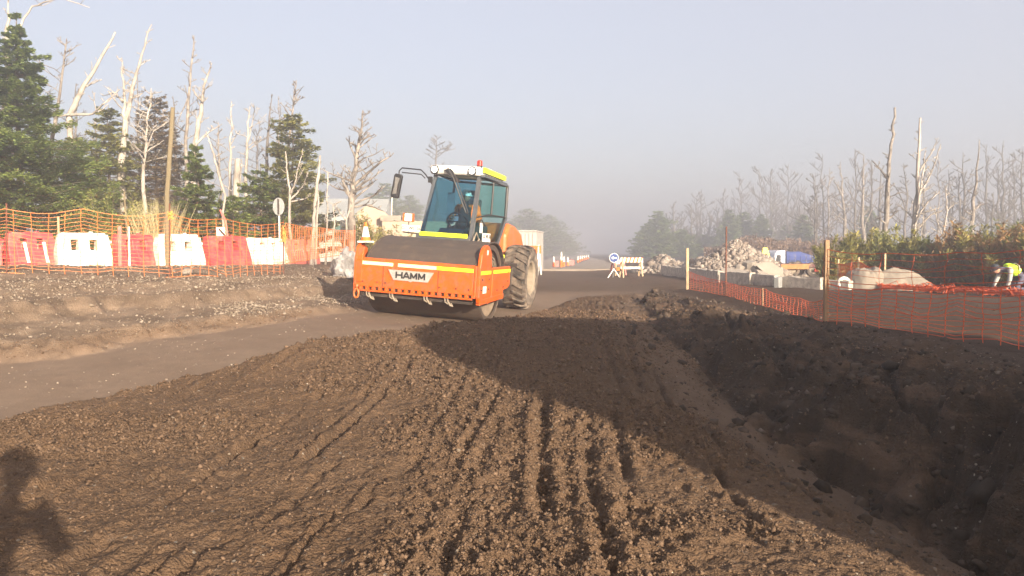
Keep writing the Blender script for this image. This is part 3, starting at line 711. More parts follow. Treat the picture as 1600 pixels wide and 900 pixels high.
# ------------------------------------------------------------------ people
def skin_obj(name, joints, edges, material, parent, sub=1):
    """joints: dict name -> (x,y,z,radius)"""
    keys = list(joints); me = bpy.data.meshes.new(name)
    me.from_pydata([joints[k][:3] for k in keys], [(keys.index(a), keys.index(b)) for a, b in edges], [])
    o = bpy.data.objects.new(name + '_rig', me); COL.objects.link(o)
    o.modifiers.new('skin', 'SKIN')
    for i, k in enumerate(keys):
        r = joints[k][3]; rr = r if isinstance(r, tuple) else (r, r)
        me.skin_vertices[0].data[i].radius = rr
    me.skin_vertices[0].data[0].use_root = True
    s = o.modifiers.new('sub', 'SUBSURF'); s.levels = sub; s.render_levels = sub
    dg = bpy.context.evaluated_depsgraph_get(); dg.update()
    m2 = bpy.data.meshes.new_from_object(o.evaluated_get(dg)); bpy.data.objects.remove(o)
    m2.name = name; m2.materials.clear()
    return link_mesh(name, m2, material, parent, smooth=True)
def head_part(parent, c, fwd, r=.105, hat=None):
    """head mesh with nose, ears, eye sockets; fwd: facing direction"""
    bm = bmesh.new(); bmesh.ops.create_icosphere(bm, subdivisions=3, radius=1)
    for v in bm.verts:
        x, y, z = v.co; v.co.x = x * .80; v.co.z = z * 1.12; v.co.y = y * .95
        if y > .6 and abs(x) < .22 and -.35 < z < .12: v.co.y += .16 * (1 - abs(x) / .22)
        if y > .55 and .05 < z < .35 and .18 < abs(x) < .5: v.co.y -= .07
        if z < -.3: v.co.x *= .84
        if abs(x) > .88 and abs(y) < .3 and abs(z) < .3: v.co.x *= 1.12
    me_ = bpy.data.meshes.new('head'); bm.to_mesh(me_); bm.free()
    q = Vector(fwd).normalized().to_track_quat('Y', 'Z').to_matrix().to_4x4()
    me_.transform(Matrix.Translation(c) @ q @ Matrix.Scale(r, 4)); o = link_mesh('head', me_, MT['skin'], parent, smooth=True)
    m = MB()
    if hat: m.lathe([(.001, 1.12), (.6, .98), (.86, .6), (.9, .25), (.92, .1), (1.25, .05), (1.25, .0), (.88, .05)], 20, Matrix.Translation(c) @ q @ Matrix.Scale(r * 1.05, 4) @ Matrix.Rotation(R(-90), 4, 'Y')); m.build('hat', hat, parent, smooth=True)
    else: m.lathe([(.001, 1.20), (.55, 1.05), (.85, .65), (.93, .2), (.9, .0)], 20, Matrix.Translation(c) @ q @ Matrix.Translation((0, -.12, .05)) @ Matrix.Scale(r, 4) @ Matrix.Rotation(R(-90), 4, 'Y')); m.build('hair', MT['hair'], parent, smooth=True)
    return o
def hand(mb, wrist, d, up, s=1.0):
    d, up = Vector(d).normalized(), Vector(up).normalized(); side = d.cross(up).normalized()
    mb.tube([Vector(wrist), Vector(wrist) + d * .05 * s, Vector(wrist) + d * .09 * s], [.024 * s, .038 * s, .034 * s], 8)
    for k, L in enumerate((.065, .078, .072, .055)):
        b = Vector(wrist) + d * .085 * s + side * (k - 1.5) * .019 * s
        mb.tube([b, b + (d * .9 - up * .25) * L * .5 * s, b + (d * .6 - up * .8) * L * .9 * s], [.0095 * s, .009 * s, .007 * s], 6)
    b = Vector(wrist) + d * .03 * s + side * -.03 * s; mb.tube([b, b + (d * .4 - side * .8) * .035 * s, b + (d * .8 - side * .7 - up * .3) * .06 * s], [.012 * s, .011 * s, .009 * s], 6)
def photographer():
    z = H(-.29, -.5) ; p = empty('person', (-.29, -.50, z), 0, 'photographer in dark clothes standing behind the camera holding up a phone', 'person')
    J = dict(hip=(0, 0, .92, (.15, .11)), waist=(0, 0, 1.08, (.14, .10)), chest=(0, .0, 1.30, (.17, .12)), neck=(0, .01, 1.47, .055), hd=(0, .03, 1.56, .06),
             ls=(-.19, 0, 1.40, .06), le=(-.27, .16, 1.20, .045), lw=(-.08, .27, 1.40, .03), rs=(.19, 0, 1.40, .06), re=(.27, .16, 1.20, .045), rw=(.05, .27, 1.40, .03),
             lh=(-.10, 0, .86, .085), lk=(-.13, .02, .48, .06), la=(-.14, 0, .08, .045), lt=(-.16, .17, .04, .035), rh=(.10, 0, .86, .085), rk=(.13, .02, .48, .06), ra=(.14, 0, .08, .045), rt=(.16, .17, .04, .035))
    E = [('hip', 'waist'), ('waist', 'chest'), ('chest', 'neck'), ('neck', 'hd'), ('chest', 'ls'), ('ls', 'le'), ('le', 'lw'), ('chest', 'rs'), ('rs', 're'), ('re', 'rw'), ('hip', 'lh'), ('lh', 'lk'), ('lk', 'la'), ('la', 'lt'), ('hip', 'rh'), ('rh', 'rk'), ('rk', 'ra'), ('ra', 'rt')]
    skin_obj('body', J, E, MT['darkcloth'], p); head_part(p, (0, .03, 1.66), (0, 1, -.1), .115)
photographer()

# ------------------------------------------------------------------ the roller
def make_roller():
    r = empty('road_roller', MLOC, 0, 'orange single drum road roller with glazed cab working in the trench', 'road roller')
    r.rotation_euler = (0, MTILT, MYAW)
    # drum
    d = MB(); d.lathe([(.60, -1.05), (.69, -1.06), (.70, -1.045), (.70, 1.045), (.69, 1.06), (.60, 1.05)], 72, Matrix.Translation((0, 0, .70)))
    dr = d.build('drum', MT['drum'], r, smooth='angle')
    for s in (-1, 1):
        e = MB(); e.lathe([(.001, s * .99), (.25, s * .99), (.27, s * .955), (.55, s * .955), (.64, s * 1.0), (.692, s * 1.064)], 48, Matrix.Translation((0, 0, .70)))
        for k in range(8):
            a = k * math.pi / 4; e.tube([(s * .985, .18 * math.cos(a), .735 + .18 * math.sin(a)), (s * 1.01, .18 * math.cos(a), .735 + .18 * math.sin(a))], .02, 6)
        e.build('drum_end', MT['drum_end'], dr, smooth='angle')
    # front frame
    f = MB(); f.prism([(-.985, .53), (-.975, 1.0), (-.93, 1.035), (-.86, 1.035), (-.86, .53)], 'x', -1.12, 1.05)
    f.box((-1.05, -.985, .445), (1.04, -.93, .475))
    nh = 17
    for k in range(nh + 1):
        x = -1.05 + 2.08 * k / nh; f.box((x, -.984, .4752), (x + .062, -.935, .5298))
    f.build('front_beam', MT['orange'], r, bevel=.006)
    bk = MB(); bk.box((-1.05, -.925, .43), (1.04, -.88, .528)); bk.prism([(-.93, .365), (-.93, .41), (-.70, .44), (-.70, .39)], 'x', -1.03, 1.03); bk.build('scraper_bar', MT['steel_dark'], r)
    # left ear (image left): tall curved flange
    l = MB(); l.prism([(-.99, .42), (-1.0, 1.02), (-.93, 1.22), (-.80, 1.32), (-.60, 1.20), (-.55, 1.0), (.95, .98), (.98, .72), (.9, .6), (.2, .52), (-.3, .42)], 'x', -1.155, -1.105)
    l.prism([(-1.0, .60), (-1.0, 1.0), (-.94, 1.22), (-.9, 1.22), (-.9, .6)], 'x', -1.105, -1.00)
    l.build('side_frame', MT['orange'], r, bevel=.008)
    # right side frame with rounded ear and slot
    q = MB(); ear = [(-.93, .40), (-.97, .50), (-.97, 1.0)]
    for k in range(9):
        a = math.pi * (1 - k / 8); ear.append((-.64 + .30 * math.cos(a), 1.12 + .27 * math.sin(a)))
    ear += [(-.33, 1.0), (-.28, .45), (-.4, .36)]
    q.prism(ear, 'x', 1.10, 1.165)
    q.prism([(-.20, .43), (-.21, .99), (.96, 1.0), (.98, .64), (.86, .58), (.55, .56), (.5, .42)], 'x', 1.10, 1.16)
    q.prism([(-.9, .36), (-.9, .46), (.55, .50), (.55, .40)], 'x', 1.085, 1.17)
    q.prism([(-.34, .90), (-.34, .985), (-.15, .985), (-.15, .90)], 'x', 1.105, 1.155)
    q.box((1.055, -.975, .50), (1.10, -.90, 1.03))
    q.build('side_frame', MT['orange'], r, bevel=.012)
    sd = MB(); sd.prism([(-.36, .46), (-.30, .95), (-.17, .95), (-.17, .46)], 'x', 1.07, 1.098); sd.build('slot_shadow_plate', MT['steel_dark'], r)
    # reflective tape
    s1 = MB(); s1.box((-1.10, -.9905, .915), (-.42, -.9865, .975)); s1.box((-.33, -.9905, .915), (.38, -.9865, .975)); s1.build('pale_reflective_strip', MT['palestripe'], r)  # sun glare on this half of the tape, painted as a paler colour
    s2 = MB(); s2.box((.385, -.9905, .915), (1.045, -.9865, .975)); s2.build('yellow_reflective_strip', MT['yellow'], r)
    s3 = MB(); s3.box((1.168, -.95, .885), (1.171, -.36, .945)); s3.box((1.163, -.19, .885), (1.167, .95, .945)); s3.build('yellow_reflective_strip', MT['yellow'], r)
    # maker's plate
    pl = MB(); pl.prism([(-.50, .86), (.34, .86), (.24, .685), (-.04, .685), (-.08, .665), (-.12, .685), (-.40, .685)], 'y', -.999, -.988); po = pl.build('name_plate', mat('brushed_plate', (.48, .45, .42), .45, .4, noise=.12), r)
    bl = MB(); bl.prism([(-.535, .878), (.375, .878), (.26, .668), (-.03, .668), (-.08, .645), (-.13, .668), (-.42, .668)], 'y', -.9875, -.9862); bl.build('plate_backing', MT['orange'], r)
    FR = Matrix.Rotation(R(90), 4, 'X')
    lt = MB()
    def stroke(a, b_, wd=.026, k_=[0]):
        k_[0] += 1; ax_, az = a; bx_, bz = b_; dx_, dz = bx_ - ax_, bz - az; q_ = math.hypot(dx_, dz); nx_, nz = -dz / q_ * wd / 2, dx_ / q_ * wd / 2; y_ = -1.006 - .0004 * (k_[0] % 5)
        lt.prism([(ax_ + nx_, az + nz), (bx_ + nx_, bz + nz), (bx_ - nx_, bz - nz), (ax_ - nx_, az - nz)], 'y', y_, -.9985)
    cw, z0_, z1_ = .105, .722, .832
    for i_, ch in enumerate('HAMM'):
        x0_ = -.345 + i_ * .135 + (.012 if i_ == 3 else 0); x1_ = x0_ + cw; xm = (x0_ + x1_) / 2
        if ch == 'H': segs = [((x0_, z0_), (x0_, z1_)), ((x1_, z0_), (x1_, z1_)), ((x0_, .777), (x1_, .777))]
        elif ch == 'A': segs = [((x0_ - .005, z0_), (xm, z1_)), ((x1_ + .005, z0_), (xm, z1_)), ((x0_ + .02, .755), (x1_ - .02, .755))]
        else: segs = [((x0_, z0_), (x0_, z1_)), ((x1_, z0_), (x1_, z1_)), ((x0_, z1_ - .006), (xm, z0_ + .02)), ((x1_, z1_ - .006), (xm, z0_ + .02))]
        for a_, b__ in segs: stroke(a_, b__)
    lt.build('lettering', MT['black'], po)
    # hooks and chains
    for x in (-.86, -.42, .22, .60):
        h = MB(); h.tube([(x, -.96, .44), (x + .02, -1.0, .40), (x + .07, -1.0, .33), (x + .10, -.97, .31), (x + .06, -.95, .36)], .018, 7); h.tube([(x - .05, -.96, .45), (x - .03, -.99, .38), (x + .03, -1.0, .35)], .014, 7)
        h.build('tow_shackle', MT['rim'], r, smooth=True)
    h = MB(); c = Vector((-1.08, -1.01, .40)); h.tube([c + Vector((.045 * math.cos(a), 0, .08 * math.sin(a))) for a in np.linspace(0, 6.283, 15)], .018, 7, caps=False)
    h.tube([(-1.08, -1.0, .49), (-1.08, -1.0, .56)], .03, 7); h.build('tow_hook', MT['orange2'], r, smooth=True)
    # cover
    prof = [(-.93, 1.04), (-.80, 1.16), (-.60, 1.285), (-.38, 1.375), (-.15, 1.425), (.10, 1.44), (.35, 1.41), (.58, 1.31), (.75, 1.17), (.84, 1.02)]
    cv = MB(); cv.prism(prof + [(a, b - .018) for a, b in prof[::-1]], 'x', -.95, 1.06)
    cv.build('drum_cover', MT['cover'], r)
    for xe in (1.06, -.95): MB().tube([(xe, a, b) for a, b in prof], .014, 6).build('cover_edge', MT['cover'], r)
    inner = MB(); inner.prism([(-.75, .9), (-.6, 1.2), (-.3, 1.30), (.1, 1.36), (.45, 1.28), (.7, 1.1), (.75, .9)], 'x', -.90, .93); inner.build('vibrator_housing', MT['steel_dark'], r)
    # hoses at the right
    for k in range(4):
        hs = MB(); o = .03 * k; hs.tube([(1.02 + .02 * k, -.42 + o, 1.20), (1.04, -.15, 1.25 - o), (1.05, .15, 1.17 - o), (1.04, .38, .98 - o), (1.0, .5, .8)], .016, 7); hs.build('hydraulic_hose', MT['rim' if k % 2 else 'black'], r, smooth=True)
    for (bx0, by0, bz0) in [(1.166, -.86, .62), (1.166, -.86, .80), (1.166, -.45, .62), (1.166, -.45, .80), (1.161, .1, .58), (1.161, .5, .62), (1.161, .8, .72), (1.161, .8, .90)]:
        MB().tube([(bx0 - .002, by0, bz0), (bx0 + .012, by0, bz0)], .017, 6).build('bolt', MT['steel_dark'], r)
    for bx0 in (-.98, -.70, -.55, .45, .75, .98): MB().tube([(bx0, -.984, .62), (bx0, -.996, .62)], .014, 6).build('bolt', MT['steel_dark'], r)
    for bx0 in (-.60, .42): MB().box((bx0 - .004, -.9875, .54), (bx0 + .004, -.9855, .90)).build('seam', MT['steel_dark'], r)
    lab = MB(); lab.box((1.1655, -.78, .56), (1.168, -.58, .68)); lab.build('white_decal', MT['white'], r)
    lab = MB(); lab.box((1.1655, -.66, 1.22), (1.168, -.58, 1.30)); lab.build('white_decal', MT['white'], r)
    # rear chassis
    c = MB(); c.box((-.40, .95, .55), (.40, 1.9, 1.15)); c.box((-.65, 1.7, .5), (.6, 4.3, 1.15)); c.tube([(-.8, 3.0, .76), (.8, 3.0, .76)], .16, 12); c.build('rear_frame', MT['steel_dark'], r, bevel=.02)
    yb = MB(); yb.box((.62, 1.35, 1.13), (.90, 1.42, 1.2)); yb.build('yellow_reflective_strip', MT['yellow'], r)
    hb = MB(); hb.prism([(2.75, 1.15), (2.75, 1.62), (3.0, 1.86), (3.45, 1.82), (4.05, 1.66), (4.35, 1.4), (4.4, .85), (3.9, .8)], 'x', -.70, .55)
    hb.build('engine_hood', MT['orange2'], r, bevel=.07)
    st = MB(); st.box((.55, 1.55, .95), (.98, 2.2, 1.02)); st.box((.60, 1.6, .55), (.95, 1.95, .60)); st.tube([(.62, 1.6, .58), (.62, 1.6, .96)], .02, 6); st.tube([(.94, 1.9, .58), (.94, 1.9, .96)], .02, 6); st.build('access_step', MT['steel_dark'], r)
    # rear wheels with chevron lugs
    for s in (-1, 1):
        t, rm, sw = MB(), MB(), MB(); cx = s * .84; M = Matrix.Translation((cx, 3.0, .70)); Rr = .658; W = .54
        t.lathe([(.39, -.24), (.51, -W / 2), (.61, -W / 2 + .02), (Rr, -W * .40), (Rr + .01, 0), (Rr, W * .40), (.61, W / 2 - .02), (.51, W / 2), (.39, .24)], 48, M)
        for k in range(22):
            for side in (-1, 1):
                a = 2 * math.pi * (k + (.5 if side > 0 else 0)) / 22; da = .13
                prs = []
                for (tt, aa, r0, r1, wd) in ((0.0, a, Rr - .01, Rr + .045, .030), (side * W * .28, a + da * .8, Rr - .02, Rr + .045, .034), (side * W * .47, a + da * 1.3, Rr - .06, Rr + .018, .040), (side * W * .505, a + da * 1.4, Rr - .14, Rr - .07, .04)):
                    an = wd / Rr
                    for ang, rad in ((aa - an, r0), (aa + an, r0), (aa + an * .7, r1), (aa - an * .7, r1)):
                        prs.append((tt, rad * math.cos(ang), rad * math.sin(ang)))
                fs = [(3, 2, 1, 0), (12, 13, 14, 15)]
                for j in range(3):
                    for m in range(4): fs.append((j * 4 + m, j * 4 + (m + 1) % 4, j * 4 + 4 + (m + 1) % 4, j * 4 + 4 + m))
                t.add(prs, fs, M)
        w_ = t.build('wheel', MT['rubber'], r, smooth='angle')
        for sd_ in (-1, 1): sw.lathe([(.375, sd_ * .245), (.43, sd_ * .272), (.52, sd_ * .285), (.595, sd_ * .268)], 40, M)
        sw.build('tyre_wall', MT['tyrewall'], w_, smooth=True)
        rm.lathe([(.001, s * .06), (.15, s * .07), (.17, s * .02), (.30, s * .02), (.33, s * .22), (.375, s * .255), (.39, s * .235), (.39, -s * .235), (.33, -s * .22), (.3, -s * .1), (.001, -s * .1)], 40, M)
        rm.build('rim', MT['rim'], w_, smooth='angle')
    # ---------------- cab. left x -.76, right x .38; windscreen leans back
    CG = MT['cabgrey']
    xl, xr = -.77, .335
    bl_, br_ = (xl - .05, 1.07, 1.48), (xr - .08, 1.07, 1.48)             # bottom of the windscreen
    tl_, tr_ = (xl + .15, 1.36, 2.74), (xr - .04, 1.36, 2.74)
    rtl, rtr = (xl + .06, 2.75, 2.70), (xr + .12, 2.90, 2.66)   # rear top
    rml, rmr = (xl + .02, 2.78, 1.95), (xr + .13, 2.86, 1.98)
    rbl, rbr = (xl, 2.35, 1.18), (xr + .06, 2.32, 1.15)
    fb = MB()
    def post(a, b, rr=.035): fb.tube([a, b], rr, 4)
    post((xl - .05, 1.07, 1.12), tl_, .045); post((xr - .08, 1.07, 1.12), tr_, .048)
    post(bl_, br_, .05); post(tl_, tr_, .04)
    post(rtl, rml); post(rml, rbl); post(rbl, (xl, 1.07, 1.15)); post(rtr, rmr, .04); post(rmr, rbr, .05); post(rbr, (xr, 1.07, 1.15), .045)
    post(tl_, rtl); post(tr_, rtr); post(rtl, rtr); post(rml, rmr, .025); post(rbl, rbr, .05)
    fb.box((xl - .08, 1.02, 1.10), (xr - .05, 1.12, 1.50)); fb.box((xl, 1.1, 1.06), (xr + .04, 2.4, 1.12))
    fb.build('cab_frame', CG, r)
    def pane(name, pts, m, parent=r, th=.006):
        a = [Vector(p) for p in pts]; n_ = (a[1] - a[0]).cross(a[2] - a[0]).normalized() * th
        b = MB(); k = len(a); b.add([p + n_ for p in a] + [p - n_ for p in a], [tuple(range(k)), tuple(range(2 * k - 1, k - 1, -1))] + [(i, i + k, (i + 1) % k + k, (i + 1) % k) for i in range(k)])
        return b.build(name, m, parent)
    ws = pane('windscreen', [(xl - .01, 1.085, 1.55), (xr - .12, 1.085, 1.55), (xr - .085, 1.345, 2.66), (xl + .19, 1.345, 2.66)], MT['glass'])
    pane('rear_window', [(rml[0] + .03, 2.80, 2.0), (rmr[0] - .04, 2.87, 2.0), (rtr[0] - .04, 2.86, 2.64), (rtl[0] + .04, 2.77, 2.66)], MT['doorglass'])
    pane('side_window', [(xl, 1.14, 1.4), (xl, 2.38, 1.3), (rml[0], 2.74, 1.96), (rtl[0] - .002, 2.71, 2.66), (tl_[0], 1.42, 2.68)], MT['doorglass'])
    dg_ = pane('door', [(xr - .06, 1.17, 1.18), (xr + .055, 2.25, 1.20), (xr + .125, 2.80, 1.99), (xr + .115, 2.83, 2.62), (xr - .03, 1.43, 2.68)], MT['doorglass'])
    df = MB()
    loop = [(xr - .058, 1.15, 1.17), (xr + .06, 2.27, 1.18), (xr + .135, 2.83, 1.98), (xr + .125, 2.86, 2.64), (xr - .028, 1.42, 2.70)]
    for i in range(5): df.tube([loop[i], loop[(i + 1) % 5]], .02, 6)
    df.tube([(xr + .02, 1.2, 1.90), (xr + .06, 1.8, 1.98), (xr + .135, 2.83, 1.98)], .016, 6); df.tube([(xr + .045, 2.05, 1.99), (xr + .055, 2.05, 2.66)], .022, 6)
    df.build('door_frame', MT['black'], dg_)
    hn = MB(); hn.tube([(xr + .06, 1.38, 1.86), (xr + .09, 1.40, 1.80), (xr + .09, 1.5, 1.76)], .014, 6); hn.build('door_handle', MT['black'], dg_)
    # sign on the door with the number
    sg = MB(); sg.box((xr + .050, 1.50, 1.42), (xr + .056, 2.06, 1.60)); so_ = sg.build('door_number_sign', MT['white'], r)
    SR = Matrix.Rotation(R(90), 4, 'Z') @ Matrix.Rotation(R(90), 4, 'X')
    text_mesh('GC WL-26', .115, .002, MT['black'], Matrix.Translation((xr + .059, 1.79, 1.53)) @ SR, so_, 'lettering', bold=.0008)
    ws2 = MB(); ws2.box((xr + .052, 1.30, 1.60), (xr + .056, 1.48, 1.80)); ws2.build('white_notice', MT['white'], r)
    # roof
    rf = MB(); rf.prism([(1.20, 2.715), (1.16, 2.76), (1.17, 2.87), (1.26, 2.90), (2.0, 2.93), (2.95, 2.86), (2.98, 2.75)], 'x', xl + .08, xr + .00)
    rf.build('roof', MT['white'], r, bevel=.03)
    ys_ = MB(); ys_.prism([(1.40, 2.80), (1.40, 2.90), (2.95, 2.87), (2.95, 2.77)], 'x', xr + .012, xr + .06); ys_.build('yellow_reflective_strip', MT['yellow'], r)
    gs = MB(); gs.prism([(1.30, 2.70), (1.30, 2.745), (2.95, 2.72), (2.95, 2.68)], 'x', xr - .0, xr + .10); gs.build('roof_gutter', CG, r)
    ys_ = MB(); ys_.box((xl + .0, 1.003, 1.475), (xr - .10, 1.017, 1.555)); ys_.build('yellow_reflective_strip', MT['yellow'], r)
    for x in (xl + .19, xr - .13):
        b = MB(); b.tube([(x, 1.20, 2.80), (x, 1.13, 2.80)], [.085, .085], 18); wl = b.build('work_light', MT['black'], r, smooth='angle')
        b = MB(); b.tube([(x, 1.131, 2.80), (x, 1.122, 2.80)], [.062, .06], 18); b.build('lens', MT['lamp'], wl)
    bc = MB(); bc.tube([(xr - .05, 1.35, 2.88), (xr - .05, 1.35, 2.93)], .055, 14); bo = bc.build('beacon', MT['black'], r); bc = MB(); bc.tube([(xr - .05, 1.35, 2.93), (xr - .05, 1.35, 3.02), (xr - .05, 1.35, 3.035)], [.055, .052, .035], 14); bc.build('lens', MT['redlens'], bo, smooth='angle')
    # wiper
    wp = MB(); wp.tube([(-.30, 1.13, 2.84), (-.18, 1.13, 2.66), (.14, 1.10, 1.98), (.22, 1.08, 1.94)], .014, 6); wp.tube([(-.21, 1.14, 2.80), (-.10, 1.12, 2.62), (.19, 1.10, 1.98)], .011, 6); wp.prism([(-.38, 2.80), (-.24, 2.83), (-.02, 2.58), (-.10, 2.56)], 'y', 1.125, 1.15); wp.build('wiper', MT['black'], r)
    # mirror
    ma = MB(); ma.tube([(xl + .11, 1.30, 2.50), (xl + .05, 1.28, 2.58), (xl - .02, 1.2, 2.70), (xl - .10, 1.15, 2.78), (xl - .50, 1.13, 2.80), (xl - .56, 1.13, 2.74), (xl - .56, 1.13, 2.66)], .014, 7); ma.tube([(xl - .02, 1.2, 2.62), (xl - .09, 1.15, 2.69), (xl - .50, 1.13, 2.71)], .012, 7)
    ma.box((xl + .04, 1.2, 2.54), (xl + .10, 1.30, 2.66)); mo = ma.build('mirror_arm', MT['black'], r, smooth='angle')
    MM = Matrix.Translation((xl - .60, 1.14, 2.44)) @ Matrix.Rotation(R(8), 4, 'Y')
    mh = MB(); mh.prism([(-.085, -.22), (-.06, -.25), (.06, -.25), (.085, -.22), (.085, .20), (.06, .24), (-.06, .24), (-.085, .20)], 'y', -.04, .05, MM); mi = mh.build('mirror', MT['black'], r, bevel=.015)
    mg = MB(); mg.box((-.065, .052, -.2), (.065, .056, .2), MM); mg.build('mirror_glass', MT['mirror'], mi)
    mg = MB(); mg.prism([(-.05, -.18), (.04, -.16), (.03, .0), (.055, .16), (-.05, .17), (-.03, 0)], 'y', -.046, -.041, MM); mg.build('mirror_back_panel', mat('mirror_back', (.16, .155, .15), .3), mi)
    # left work light and number plate on a rail
    lr = MB(); lr.tube([(xl - .02, 1.15, 1.50), (xl - .42, 1.15, 1.52)], .014, 6); lr.tube([(xl - .30, 1.15, 1.50), (xl - .30, 1.15, 1.76)], .012, 6); lr.build('light_bracket', MT['black'], r)
    lb_ = MB(); lb_.box((xl - .42, 1.10, 1.73), (xl - .21, 1.22, 1.90)); lo_ = lb_.build('side_lamp', MT['orange2'], r, bevel=.01)
    ll = MB(); ll.box((xl - .36, 1.085, 1.75), (xl - .225, 1.099, 1.885)); ll.build('lens', MT['lamp'], lo_)
    npl = MB(); npl.box((xl - .42, 1.10, 1.54), (xl - .03, 1.11, 1.665)); no_ = npl.build('number_plate', MT['white'], r)
    text_mesh('GC WL-26', .088, .002, MT['black'], Matrix.Translation((xl - .225, 1.097, 1.603)) @ FR, no_, 'lettering', bold=.0008)
    # grab rails at the front right
    gl = MB()
    for k in range(3): gl.tube([(xr + .02 + .05 * k, 1.02, 1.0), (xr + .03 + .05 * k, 1.0, 1.45 - .1 * k), (xr + .05 + .06 * k, 1.10, 1.60 - .12 * k), (xr + .08 + .06 * k, 1.30, 1.35 - .1 * k)], .016, 7)
    gl.build('grab_rail', MT['rim'], r, smooth=True)
    # interior
    se = MB(); se.box((-.42, 1.9, 1.45), (.02, 2.35, 1.58)); se.prism([(2.28, 1.55), (2.40, 1.58), (2.52, 2.30), (2.40, 2.32)], 'x', -.42, .02); se.prism([(2.40, 2.33), (2.50, 2.33), (2.52, 2.5), (2.43, 2.5)], 'x', -.33, -.07); se.box((-.32, 1.95, 1.1), (-.08, 2.3, 1.45)); se.build('operator_seat', MT['seat'], r, bevel=.03)
    co = MB(); co.prism([(1.20, 1.12), (1.20, 1.55), (1.35, 1.66), (1.5, 1.6), (1.5, 1.12)], 'x', -.48, .05); co.box((.05, 1.9, 1.12), (.22, 2.4, 1.75)); co.build('dashboard', MT['seat'], r, bevel=.03)
    sw_ = MB(); q_ = Matrix.Translation((-.20, 1.62, 1.80)) @ Matrix.Rotation(R(-55), 4, 'X'); sw_.tube([q_ @ Vector((.21 * math.cos(a), .21 * math.sin(a), 0)) for a in np.linspace(0, 6.283, 25)], .018, 7, caps=False); sw_.tube([q_ @ Vector((-.2, 0, 0)), q_ @ Vector((.2, 0, 0))], .014, 6); sw_.tube([q_ @ Vector((0, 0, 0)), (-.2, 1.42, 1.55)], .03, 8); sw_.build('steering_wheel', MT['black'], r, smooth=True)
    bx_ = MB(); bx_.box((xl + .22, 1.9, 1.75), (xl + .38, 1.93, 2.4)); bx_.build('hanging_paper', MT['board'], r)
    return r
RM = Matrix.Translation(MLOC) @ Euler((0, MTILT, MYAW)).to_matrix().to_4x4()
make_roller()
def operator():
    p = empty('person', MLOC, 0, 'operator in orange jacket seated inside the roller cab', 'person'); p.rotation_euler = (0, MTILT, MYAW)
    x = -.20
    J = dict(hip=(x, 2.12, 1.64, (.15, .12)), waist=(x, 2.14, 1.80, (.13, .11)), chest=(x, 2.16, 2.02, (.17, .12)), neck=(x, 2.13, 2.20, .05), hd=(x, 2.10, 2.28, .055),
             ls=(x - .19, 2.14, 2.12, .06), le=(x - .26, 1.95, 1.90, .045), lw=(x - .17, 1.72, 1.88, .03), rs=(x + .20, 2.14, 2.12, .06), re=(x + .34, 2.05, 1.88, .05), rw=(x + .30, 1.82, 1.84, .032),
             lk=(x - .14, 1.66, 1.66, .07), la=(x - .14, 1.56, 1.22, .045), lt=(x - .14, 1.48, 1.17, .035), rk=(x + .14, 1.66, 1.66, .07), ra=(x + .14, 1.60, 1.22, .045), rt=(x + .14, 1.5, 1.17, .035))
    E = [('hip', 'waist'), ('waist', 'chest'), ('chest', 'neck'), ('neck', 'hd'), ('chest', 'ls'), ('ls', 'le'), ('le', 'lw'), ('chest', 'rs'), ('rs', 're'), ('re', 'rw'), ('hip', 'lk'), ('lk', 'la'), ('la', 'lt'), ('hip', 'rk'), ('rk', 'ra'), ('ra', 'rt')]
    skin_obj('body', J, E, MT['darkcloth'], p)
    JJ = {k: (*J[k][:3], tuple(q + .018 for q in J[k][3]) if isinstance(J[k][3], tuple) else J[k][3] + .018) for k in ('waist', 'chest', 'ls', 'le', 'lw', 'rs', 're', 'rw')}
    skin_obj('jacket', JJ, [('waist', 'chest'), ('chest', 'ls'), ('ls', 'le'), ('le', 'lw'), ('chest', 'rs'), ('rs', 're'), ('re', 'rw')], MT['hiorange'], p)
    head_part(p, (x, 2.10, 2.36), (0, -1, -.1), .11, MT['white'])
    h = MB(); hand(h, J['lw'][:3], (.4, -.6, .0), (0, .3, 1)); hand(h, J['rw'][:3], (-.4, -.6, -.1), (0, .3, 1)); h.build('hands', MT['skin'], p, smooth=True)
operator()

